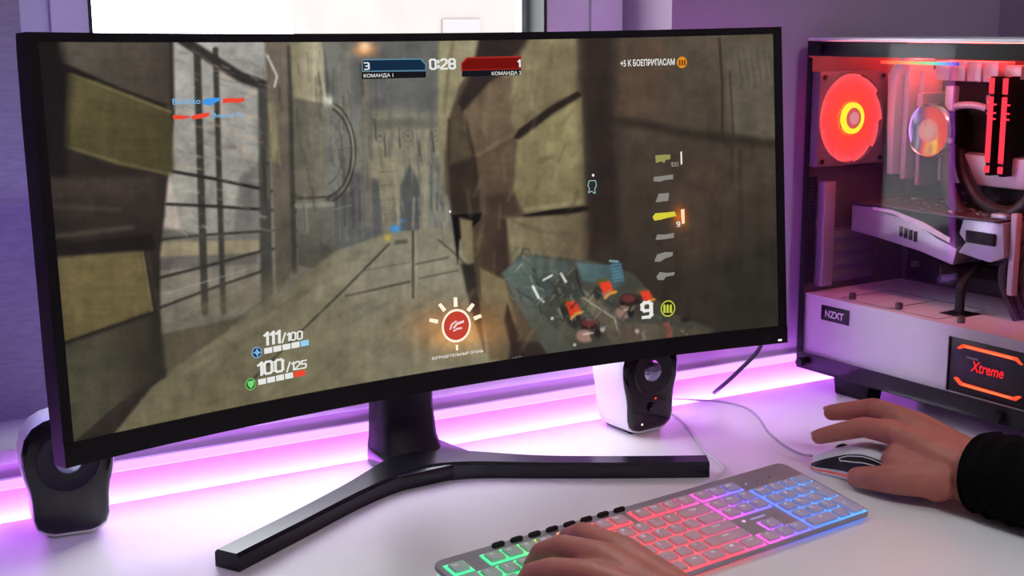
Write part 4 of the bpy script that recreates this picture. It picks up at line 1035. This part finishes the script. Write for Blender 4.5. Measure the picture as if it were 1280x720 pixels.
# ---------------------------------------------------------------- loudspeakers
gloss_b = mat('speaker_gloss_black', (9, 9, 11), 0.12, spec=0.5)
spk_w = mat('speaker_white', (236, 234, 238), 0.3, spec=0.4)
cone_m = mat('speaker_cone', (20, 20, 23), .6)
dome_m = mat('speaker_dome', (150, 158, 176), .22, metal=.85)
SH = .112
HW = [(0, .016), (.02, .024), (.06, .0305), (.14, .0335), (.30, .0340), (.40, .0355), (.50, .0385), (.60, .0405), (.72, .0408), (.84, .0375), (.93, .030), (.98, .020), (1.0, .011)]
def speaker(x, y, yaw, label, control):
    t = thing('speaker', (x, y, 0), label, 'speaker')
    c, s = math.cos(yaw), math.sin(yaw)
    def L(a, d, z):      # a across the face, d back from the face, z up
        return (x + c * a - s * d, y + s * a + c * d, z)
    def outline(k, zc=.055):
        right = [(w, h * SH) for h, w in HW]; left = [(-w, h * SH) for h, w in reversed(HW)]
        return [(a * k, zc + (z - zc) * k) for a, z in right + left]
    rings = []
    for d, k in ((-.001, .985), (.001, 1.0), (.012, 1.03), (.030, 1.03), (.046, .98), (.058, .88), (.066, .72), (.069, .5)):
        o = outline(k); zmin = min(q[1] for q in o); lift = .0012 - zmin if zmin < .0012 or d < .05 else 0
        rings.append([L(a, d, z + lift * (1 - (z / SH))) for a, z in o])
    MB().loft(rings).build('cabinet', spk_w, t, smooth=True, angle=60)
    # glossy face plate, slightly domed, with a dished ring round the driver
    MB().loft([[L(a, -.001, z + .002) for a, z in outline(.975)], [L(a, -.004, z + .002) for a, z in outline(.95)], [L(a, -.0055, z + .002) for a, z in outline(.86)], [L(a, -.006, z + .002) for a, z in outline(.45)]]).build('face_plate', gloss_b, t, smooth=True, angle=50)
    ax = Vector(L(0, -1, 0)) - Vector(L(0, 0, 0)); oc = L(0, -.006, .073)
    MB().lathe([(.0285, .0005), (.027, .0022), (.0245, .0008), (.016, .0004)], oc, ax, 40).build('driver_cone', cone_m, t, smooth=True)
    MB().lathe([(0.0001, .0062), (.006, .0056), (.0105, .0035), (.0128, .0004)], oc, ax, 32).build('driver_dome', dome_m, t, smooth=True)
    if control:
        oc = L(.000, -.0058, .0305)
        MB().lathe([(0, .0052), (.0048, .0048), (.0058, .0035), (.0060, 0)], oc, ax, 28).build('volume_knob', mat('knob_black', (26, 26, 30), .2, spec=.5), t, smooth=True)
        MB().lathe([(0, .001), (.0012, .0008), (.0013, 0)], L(.0045, -.0058, .0405), ax, 14).build('status_light', emat('speaker_red_led', (255, 70, 40), 1.2), t)
        MB().lathe([(0, .001), (.0011, .0008), (.0012, 0)], L(-.0145, -.0052, .0125), ax, 14).build('power_light', emat('speaker_white_led', (255, 244, 214), 2.0), t)
    MB().prism([(-.022, .006), (.022, .006), (.018, .054), (-.018, .054)], 0, .0016, lambda a, dd, z: L(a, dd, z)).build('foot_pad', blk2, t)
    return t
speaker(.306, 1.206, R(-10), 'white and black loudspeaker without knob, overlapped by the lower corner of the monitor', False)
speaker(.945, 1.160, R(2), 'white and black loudspeaker with volume knob and red light beside the hanging cable', True)

# ---------------------------------------------------------------- keyboard
KL, KD, KZB, KZF = .424, .116, .026, .007
kyaw = R(3.8); ktilt = math.asin((KZB - KZF) / KD)
ko = Vector((.939 - KL * math.cos(kyaw), .941 - KL * math.sin(kyaw), KZB))
kb = thing('keyboard', ko, 'flat silver keyboard glowing green, red, violet and blue between its keys', 'keyboard')
kb.rotation_euler = (ktilt, 0, kyaw)
def kpart(b, name, mt, bevel=0.0, smooth=False, parent=None):
    o = b.build(name, mt, None, bevel=bevel, smooth=smooth); o.parent = parent or kb; return o
kb_silver = mat('keyboard_silver', (156, 150, 156), .42, metal=.15, spec=.4, noise=.03, nscale=200)
stops = [(0.0, (40, 220, 140)), (0.17, (46, 222, 128)), (0.24, (150, 200, 90)), (0.31, (255, 120, 70)), (0.40, (255, 60, 60)), (0.58, (255, 52, 84)), (0.68, (226, 70, 190)), (0.76, (120, 90, 250)), (0.84, (50, 120, 255)), (1.0, (60, 160, 255))]
back_m = ramp_emat('keyboard_backlight', stops, 1.7, axis=0, lo=0, hi=KL, base=(120, 120, 120))
skirt_m = ramp_emat('keyboard_skirt_glow', [(0.0, (150, 205, 195)), (0.2, (120, 190, 170)), (0.40, (230, 80, 70)), (0.6, (226, 84, 90)), (0.75, (120, 100, 220)), (0.85, (60, 110, 255)), (1.0, (70, 130, 255))], .95, axis=0, lo=0, hi=KL, base=(150, 150, 155))
def rrect(x0, x1, y0, y1, r, n=5):
    out = []
    for cx_, cy_, a0 in ((x1 - r, y1 - r, 0), (x0 + r, y1 - r, 90), (x0 + r, y0 + r, 180), (x1 - r, y0 + r, 270)):
        for k in range(n + 1):
            a = R(a0 + 90 * k / n); out.append((cx_ + r * math.cos(a), cy_ + r * math.sin(a)))
    return out
cf = math.cos(ktilt)
def under(y): return -(KZB + y * math.sin(ktilt)) / cf + .0012   # local height of the desk below a point
o1 = rrect(0, KL, -KD, 0, .010); 
b = MB().loft([[(a, c, -.0040) for a, c in o1], [(a, c, -.0010) for a, c in o1], [(.001 + a * (KL - .002) / KL, c * (KD - .002) / KD - .001, 0) for a, c in o1]])
kpart(b, 'top_case', kb_silver, smooth=True)
o2 = rrect(.002, KL - .002, -KD + .002, -.002, .009)
b = MB().loft([[(a, c, max(under(c), -.030)) for a, c in o2], [(a, c, -.0040) for a, c in o2]])
kpart(b, 'light_skirt', skirt_m, smooth=True)
U, V = (KL - .012) / 22.5, .01625
MX, MY = .006, .0115
def kx(u): return MX + u * U
b = MB()
def well(u0, u1, r0, r1): b.box((kx(u0) - .0008, -MY - r1 * V - .0006, .0), (kx(u1) + .0008, -MY - r0 * V + .0006, .0006))
wells = [(0, 1, 0, 1), (2, 6, 0, 1), (6.5, 10.5, 0, 1), (11, 15, 0, 1), (0, 15, 1.25, 6.25), (15.25, 18.25, 0, 1), (15.25, 18.25, 1.25, 3.25), (15.25, 18.25, 5.25, 6.25), (16.25, 17.25, 4.25, 5.25), (18.5, 22.5, 1.25, 6.25)]
for q_ in wells:
    b = MB(); well(*q_); kpart(b, 'backlight_plate', back_m)
key_m = ramp_emat('key_glow_tint', stops, .10, axis=0, lo=0, hi=KL, base=(184, 174, 180))  # faint emission puts the backlight's tint into the caps
[n_ for n_ in key_m.node_tree.nodes if n_.type == 'TEX_COORD'][0].object = kb
leg_m = ramp_emat('key_legend_glow', [(0.0, (120, 240, 190)), (0.24, (200, 230, 150)), (0.35, (255, 170, 150)), (0.6, (255, 150, 170)), (0.76, (200, 170, 255)), (1.0, (170, 215, 255))], .9, axis=0, lo=0, hi=KL)
leg_plain = emat('key_legend', (226, 214, 232), .8)
key_cache = {}
def key_mesh(w, h):
    k = (round(w, 4), round(h, 4))
    if k not in key_cache:
        x, y = w / 2, h / 2; bb = MB(); r = .0016
        bb.loft([[(a, c, 0) for a, c in rrect(-x, x, -y, y, r, 2)], [(a, c, .0022) for a, c in rrect(-x + .0004, x - .0004, -y + .0004, y - .0004, r, 2)], [(a, c, .0028) for a, c in rrect(-x + .0012, x - .0012, -y + .0012, y - .0012, r * .8, 2)]], cap0=False)
        o = bb.build('key', key_m, None, smooth=True); key_cache[k] = o.data; bpy.data.objects.remove(o)
    return key_cache[k]
leg_cache = {}
def legend(body):
    if body not in leg_cache:
        v, f, w, h = text_mesh(body, .01, 0, 2)
        s_ = .0042 / max(h, .7) if len(body) == 1 else min(.0030 / h, .0105 / w)
        bb = MB().add([((a - w / 2) * s_, (c - h / 2) * s_, 0) for a, c in v], f)
        o = bb.build('legend', leg_plain, None); leg_cache[body] = o.data; bpy.data.objects.remove(o)
    return leg_cache[body]
def key(u, r, w=1.0, h=1.0, body=''):
    me_ = key_mesh(w * U - .0030, h * V - .0030)
    o = bpy.data.objects.new('key', me_); COL.objects.link(o); o.parent = kb
    o.location = (kx(u + w / 2), -MY - (r + h / 2) * V, .0008)
    if body:
        g = bpy.data.objects.new('legend', legend(body)); COL.objects.link(g); g.parent = o; g.location = (-.15 * U if w == 1 else 0, .1 * V, .00295)
    return o
def row(u, r, items):
    for it in items:
        body, w = it if isinstance(it, tuple) else (it, 1.0)
        if body is not None: key(u, r, w, 1.0, body)
        u += w
row(0, 0, ['Esc', (None, 1), 'F1', 'F2', 'F3', 'F4', (None, .5), 'F5', 'F6', 'F7', 'F8', (None, .5), 'F9', 'F10', 'F11', 'F12', (None, .25), 'Prt', 'Scr', 'Brk'])
row(0, 1.25, list('`1234567890-=') + [('Back', 2), (None, .25), 'Ins', 'Hm', 'PgU', (None, .25), 'Num', '/', '*', '-'])
row(0, 2.25, [('Tab', 1.5)] + list('QWERTYUIOP[]') + [('\\', 1.5), (None, .25), 'Del', 'End', 'PgD', (None, .25), '7', '8', '9'])
row(0, 3.25, [('Caps', 1.75)] + list("ASDFGHJKL;'") + [('Enter', 2.25), (None, 3.5), '4', '5', '6'])
row(0, 4.25, [('Shift', 2.25)] + list('ZXCVBNM,./') + [('Shift', 2.75), (None, 1.25), '^', (None, 1.25), '1', '2', '3'])
row(0, 5.25, [('Ctrl', 1.25), ('Win', 1.25), ('Alt', 1.25), ('', 6.25), ('Alt', 1.25), ('Fn', 1.25), ('M', 1.25), ('Ctrl', 1.25), (None, .25), '<', 'v', '>', (None, .25), ('0', 2), '.'])
key(21.5, 2.25, 1, 2, '+'); key(21.5, 4.25, 1, 2, 'E')
# short black media buttons on the rear edge
mk = None
for k in range(8):
    x_ = .066 + k * .0195; bb = MB().loft([[(x_ + a, -.0045 + c, z) for a, c in rrect(-.0062 + e, .0062 - e, -.0022 + e, .0022 - e, .0018, 3)] for z, e in ((0, 0), (.0024, 0), (.0034, .0008))])
    kpart(bb, 'media_button', blk2, smooth=True)
for k in range(3):
    kpart(MB().lathe([(0, .0008), (.0009, .0006), (.001, 0)], (kx(18.9 + k * .9), -MY - .5 * V, 0), (0, 0, 1), 10), 'lock_light', emat('lock_led', (150, 190, 255), .8 if k == 0 else .3) if k == 0 else mat('lock_off', (110, 108, 116), .4))
# maker's mark above the arrow keys
kpart(MB().lathe([(0, .0006), (.0019, .0005), (.002, 0)], (kx(15.75), -MY - 3.75 * V, 0), (0, 0, 1), 16), 'badge_dot', emat('badge_pink', (240, 190, 235), .9))
kpart(MB().loft([[(kx(16.2) + a, -MY - 3.86 * V + c, z) for a, c in rrect(0, .019, 0, .0026, .0011, 3)] for z in (0, .0004)]), 'badge_mark', emat('badge_glow', (188, 168, 226), .7))

# ---------------------------------------------------------------- mouse
mr, mf = Vector((1.0465, .850, 0)), Vector((1.0245, .9685, 0))
mo = thing('mouse', ((mr + mf) / 2), 'white computer mouse with black side panel under the hand', 'mouse')
md = (mf - mr); ML = md.length; md.normalize(); mn = Vector((-md.y, md.x, 0))   # mn points left
def mouse_pt(s, ph, off=0.0):
    """s 0 rear .. 1 front, ph 0 left foot .. PI right foot"""
    hgt = np.interp(s, [0, .04, .12, .3, .45, .62, .8, .92, .98, 1], [.008, .016, .025, .0335, .035, .0325, .025, .0185, .0145, .009])
    wid = np.interp(s, [0, .04, .12, .3, .5, .7, .88, .96, 1], [.012, .020, .026, .0305, .0295, .0285, .030, .027, .018])
    c, s2 = math.cos(ph), math.sin(ph)
    a = math.copysign(abs(c) ** .55, c) * (wid + off); z = .0015 + abs(s2) ** .62 * (hgt + off - .0015)
    q = mr + md * (s * ML) + mn * a
    return (q.x, q.y, z)
SS = np.linspace(0, 1, 34); PH = np.linspace(0, PI, 33)
MB().loft([[mouse_pt(s_, p_) for p_ in PH] for s_ in SS]).build('shell', mat('mouse_white', (218, 216, 222), .35, spec=.4), mo, smooth=True, angle=70)
def top_edge(s_): return np.interp(s_, [.10, .3, .5, .7, .86, .95], [.85, .90, .88, .72, .52, .32])
b = MB(); sp_ = np.linspace(.08, .95, 26)
b.loft([[mouse_pt(s_, .12 + (top_edge(s_) - .12) * t, .0007) for t in np.linspace(0, 1, 9)] + [mouse_pt(s_, .12 + (top_edge(s_) - .12) * t, -.0008) for t in np.linspace(1, 0, 9)] for s_ in sp_])
b.build('side_panel', mat('mouse_black', (14, 12, 15), .35), mo, smooth=True, angle=60)
ln_m = mat('mouse_line', (226, 222, 226), .4)
MB().tube([mouse_pt(s_, top_edge(s_), .001) for s_ in sp_], .0007, 6).build('trim_line', ln_m, mo)
btn = [(.66, .44), (.68, .56), (.60, .68), (.48, .76), (.36, .78), (.26, .74), (.22, .60), (.30, .56), (.42, .52), (.54, .46), (.66, .44)]
pp = []
for (a, c), (e, g) in zip(btn[:-1], btn[1:]):
    for k in range(5): pp.append(mouse_pt(a + (e - a) * k / 5, c + (g - c) * k / 5, .0011))
pp.append(pp[0]); MB().tube(pp, .0006, 6).build('side_button_outline', ln_m, mo)
b = MB(); b.loft([[mouse_pt(s_, ph, o_) for ph, o_ in ((.02, .0005), (.06, .0005), (.06, -.001), (.02, -.001))] for s_ in np.linspace(.55, .97, 16)])
b.build('base_glow', emat('mouse_red_glow', (255, 120, 110), .35), mo)
wc = mouse_pt(.78, PI / 2)
MB().lathe([(.0001, -.0035), (.009, -.0035), (.0098, -.002), (.0098, .002), (.009, .0035), (.0001, .0035)], (wc[0], wc[1], wc[2] - .0078), mn, 24).build('scroll_wheel', blk2, mo, smooth=True)

# ---------------------------------------------------------------- cables
cab_g = mat('cable_grey', (170, 166, 176), .5)
o = MB().tube(bezier([(1.0225, .980, .006), (1.026, 1.000, .0022), (1.033, 1.032, .0018), (1.054, 1.079, .0018), (1.084, 1.127, .0018), (1.101, 1.169, .0018), (1.093, 1.204, .0018), (1.069, 1.229, .0018), (1.052, 1.243, .0018)], 8), .0013, 8).build('mouse_cable', cab_g, None, smooth=True)
tag(o, 'thin pale grey mouse cable winding across the desk', 'cable')
o = MB().tube(bezier([(.985, 1.200, .012), (1.004, 1.186, .004), (.988, 1.141, .0018), (.964, 1.096, .0018), (.945, 1.060, .0018), (.934, 1.030, .0025), (.922, 1.006, .0022), (.900, .994, .0018), (.872, .985, .0018), (.845, .978, .0018)], 8), .0016, 8).build('speaker_cable', mat('cable_white', (214, 210, 216), .45), None, smooth=True)
tag(o, 'white speaker cable running past the tip of the monitor stand', 'cable')
o = MB().tube(bezier([(1.078, 1.150, .135), (1.100, 1.157, .105), (1.122, 1.166, .076), (1.116, 1.20, .036), (1.108, 1.232, .004)], 8), .0026, 10).build('monitor_cable', mat('cable_black', (34, 30, 44), .5), None, smooth=True)
tag(o, 'dark cable hanging from the monitor to the back of the desk', 'cable')

# ---------------------------------------------------------------- the person: two hands and sleeves
per = thing('person', (1.04, .62, 0), 'person in a black jumper, one hand on the mouse, the other on the keyboard', 'person')
skin = mat('skin', (178, 110, 95), .5, spec=.3, noise=.10, nscale=55, bump=.25, bscale=420, sss=.15)
nail = mat('nail', (184, 128, 112), .35, spec=.4)
def capsule(bm_, p0, r0, p1, r1, n=14):
    p0 = Vector(p0); p1 = Vector(p1); t = (p1 - p0); L_ = t.length; t.normalize()
    a = t.orthogonal().normalized(); b_ = t.cross(a); rings = []
    for k in range(5):
        an = PI / 2 * (1 - k / 5); rings.append((p0 - t * r0 * math.sin(an), r0 * math.cos(an)))
    rings.append((p0, r0)); rings.append(((p0 + p1) / 2, (r0 + r1) / 2)); rings.append((p1, r1))
    for k in range(1, 6):
        an = PI / 2 * k / 5; rings.append((p1 + t * r1 * math.sin(an), r1 * math.cos(an)))
    bm_.loft([[tuple(c + (a * math.cos(2 * PI * j / n) + b_ * math.sin(2 * PI * j / n)) * max(r, 1e-4)) for j in range(n)] for c, r in rings])
def flesh(segs, name, mt, parent, voxel=.0016, smooth=8):
    """many tapered segments fused into one continuous skin"""
    b = MB()
    for sg in segs: capsule(b, *sg)
    o = b.build(name, mt, None)
    md_ = o.modifiers.new('fuse', 'REMESH'); md_.mode = 'VOXEL'; md_.voxel_size = voxel
    m2 = o.modifiers.new('soften', 'SMOOTH'); m2.factor = .5; m2.iterations = smooth
    dg = bpy.context.evaluated_depsgraph_get()
    me_ = bpy.data.meshes.new_from_object(o.evaluated_get(dg))
    bpy.data.objects.remove(o)
    org = base_of(parent)
    me_.transform(Matrix.Translation(-org))
    for p_ in me_.polygons: p_.use_smooth = True
    me_.name = name
    if not me_.materials: me_.materials.append(mt)
    o = bpy.data.objects.new(name, me_); COL.objects.link(o); o.parent = parent
    return o
def chain(pts, rads): return [(pts[i], rads[i], pts[i + 1], rads[i + 1]) for i in range(len(pts) - 1)]
def nail_on(tip, prev, up, r, parent):
    tip = Vector(tip); d = (tip - Vector(prev)).normalized(); up = Vector(up); up = (up - d * up.dot(d)).normalized(); sd = d.cross(up)
    c = tip + d * r * .15 + up * r * .80; b = MB(); rings = []
    for i in range(6):
        t = -1 + 2 * i / 5; hw_ = r * .62 * math.sqrt(max(.05, 1 - (t * .82) ** 4))
        rings.append([tuple(c + d * (t * r * .75) + sd * (hw_ * q) + up * (r * .22 * (1 - q * q) - r * .10 * max(0, t))) for q in (-1, -.5, 0, .5, 1)] + [tuple(c + d * (t * r * .75) + sd * (hw_ * q) - up * r * .15) for q in (1, 0, -1)])
    b.loft(rings).build('fingernail', nail, parent, smooth=True)
# right hand over the mouse
wr = (1.046, .790, .036)
I = [(1.031, .878, .056), (1.026, .914, .054), (1.012, .935, .0455), (1.002, .951, .0385)]
M = [(1.049, .884, .066), (1.052, .925, .067), (1.043, .950, .0595), (1.037, .968, .0545)]
N = [(1.066, .878, .060), (1.072, .915, .058), (1.070, .938, .048), (1.066, .952, .040)]
Q = [(1.079, .866, .050), (1.088, .896, .046), (1.088, .914, .036), (1.085, .926, .028)]
T = [(1.020, .806, .029), (1.001, .842, .0225), (.9965, .870, .0175), (.9960, .892, .0125)]
seg = chain(I, [.0125, .0108, .0096, .0084]) + chain(M, [.0130, .0112, .0100, .0088]) + chain(N, [.0122, .0098, .0086, .0074]) + chain(Q, [.0105, .0084, .0074, .0064]) + chain(T, [.0180, .0148, .0128, .0106])
for kn, r in ((I[0], .0125), (M[0], .0130), (N[0], .0125), (Q[0], .0115)):
    seg.append(((wr[0] + (kn[0] - 1.05) * .55, wr[1], wr[2] + .004), .0200, kn, r))
    seg.append(((wr[0] + (kn[0] - 1.05) * .45, wr[1] + .008, wr[2] - .010), .0190, (kn[0], kn[1] - .012, kn[2] - .011), .0115))
seg += [((1.022, .815, .026), .021, (1.018, .862, .034), .0155), ((1.072, .806, .024), .018, (1.082, .856, .034), .0145), ((1.03, .86, .045), .013, (1.075, .86, .045), .013),
        ((1.038, .790, .035), .0225, (1.043, .700, .043), .0215), ((1.056, .790, .035), .0215, (1.055, .700, .043), .021)]
h1 = flesh(seg, 'hand', skin, per)
h1['label'] = 'hand with spread fingers resting over the mouse'
nail_on(I[3], I[2], (-.2, .1, 1), .0075, h1); nail_on(M[3], M[2], (-.1, 0, 1), .0080, h1); nail_on(N[3], N[2], (0, 0, 1), .0074, h1); nail_on(Q[3], Q[2], (.2, 0, 1), .0064, h1); nail_on(T[3], T[2], (-.2, 0, 1), .0080, h1)
# left hand curled over the left keys
wl = (.590, .690, .046)
I = [(.607, .775, .062), (.611, .832, .056), (.616, .858, .043), (.616, .868, .031)]
M = [(.585, .768, .063), (.581, .818, .056), (.578, .842, .044), (.577, .852, .031)]
N = [(.566, .756, .058), (.557, .798, .050), (.553, .820, .040), (.552, .829, .029)]
Q = [(.551, .740, .050), (.540, .770, .043), (.536, .787, .034), (.535, .795, .026)]
T = [(.603, .715, .042), (.622, .752, .038), (.634, .786, .034), (.638, .808, .031)]
seg = chain(I, [.0120, .0100, .0088, .0076]) + chain(M, [.0125, .0104, .0090, .0078]) + chain(N, [.0120, .0098, .0086, .0074]) + chain(Q, [.0105, .0085, .0075, .0066]) + chain(T, [.0170, .0138, .0118, .0096])
for kn, r in ((I[0], .0122), (M[0], .0126), (N[0], .0120), (Q[0], .0112)):
    seg.append(((wl[0] + (kn[0] - .58) * .5, wl[1], wl[2] + .002), .0200, kn, r))
    seg.append(((wl[0] + (kn[0] - .58) * .4, wl[1] + .008, wl[2] - .010), .0190, (kn[0], kn[1] - .010, kn[2] - .016), .0130))
seg += [((.582, .690, .046), .0225, (.608, .590, .050), .0225), ((.600, .690, .046), .0215, (.622, .590, .050), .022)]
h2 = flesh(seg, 'hand', skin, per)
h2['label'] = 'hand with curled fingers on the green-lit end of the keyboard'
for X, up in ((I, (0, .7, .7)), (M, (0, .7, .7)), (N, (-.1, .7, .7)), (Q, (-.2, .7, .7))): nail_on(X[3], X[2], up, .0076, h2)
nail_on(T[3], T[2], (.6, .2, .7), .0096, h2)
# knitted black sleeves
cloth = mat('jumper_black', (7, 7, 8), .95, spec=.08, noise=.5, nscale=300, bump=.8, bscale=350)
def sleeve(pts, rads, name):
    P = bezier(pts, 10); n = 28; rings = []; m_ = len(P)
    for i, q in enumerate(P):
        q = Vector(q); t = (Vector(P[min(i + 1, m_ - 1)]) - Vector(P[max(i - 1, 0)])).normalized()
        a = t.cross(Vector((0, 0, 1))).normalized(); b_ = a.cross(t)
        f_ = i / (m_ - 1) * (len(rads) - 1); k = min(int(f_), len(rads) - 2); r = rads[k] + (rads[k + 1] - rads[k]) * (f_ - k)
        ring_ = []
        for j in range(n):
            an = 2 * PI * j / n
            w_ = r * (1 + .045 * math.sin(3 * an + i * .55) * math.sin(i * .8) + .03 * math.sin(i * 1.35 + 2 * math.cos(an)))
            v_ = q + a * math.cos(an) * w_ + b_ * math.sin(an) * w_
            v_.z = max(v_.z, .0015)
            ring_.append(tuple(v_))
        rings.append(ring_)
    # turned-in cuff
    c0 = Vector(P[0]); r0 = [tuple(c0 + (Vector(v_) - c0) * .84 + (Vector(P[2]) - c0) * 1.0) for v_ in rings[0]]
    return MB().loft([r0] + rings).build(name, cloth, per, smooth=True, angle=80)
sleeve([(1.047, .782, .0385), (1.048, .74, .042), (1.056, .67, .048), (1.075, .56, .055), (1.10, .42, .058), (1.12, .33, .06)], [.039, .041, .044, .047, .051, .055], 'sleeve')
sleeve([(.616, .585, .050), (.626, .56, .050), (.66, .52, .054), (.70, .44, .058), (.74, .36, .060)], [.0345, .038, .043, .048, .053], 'sleeve')
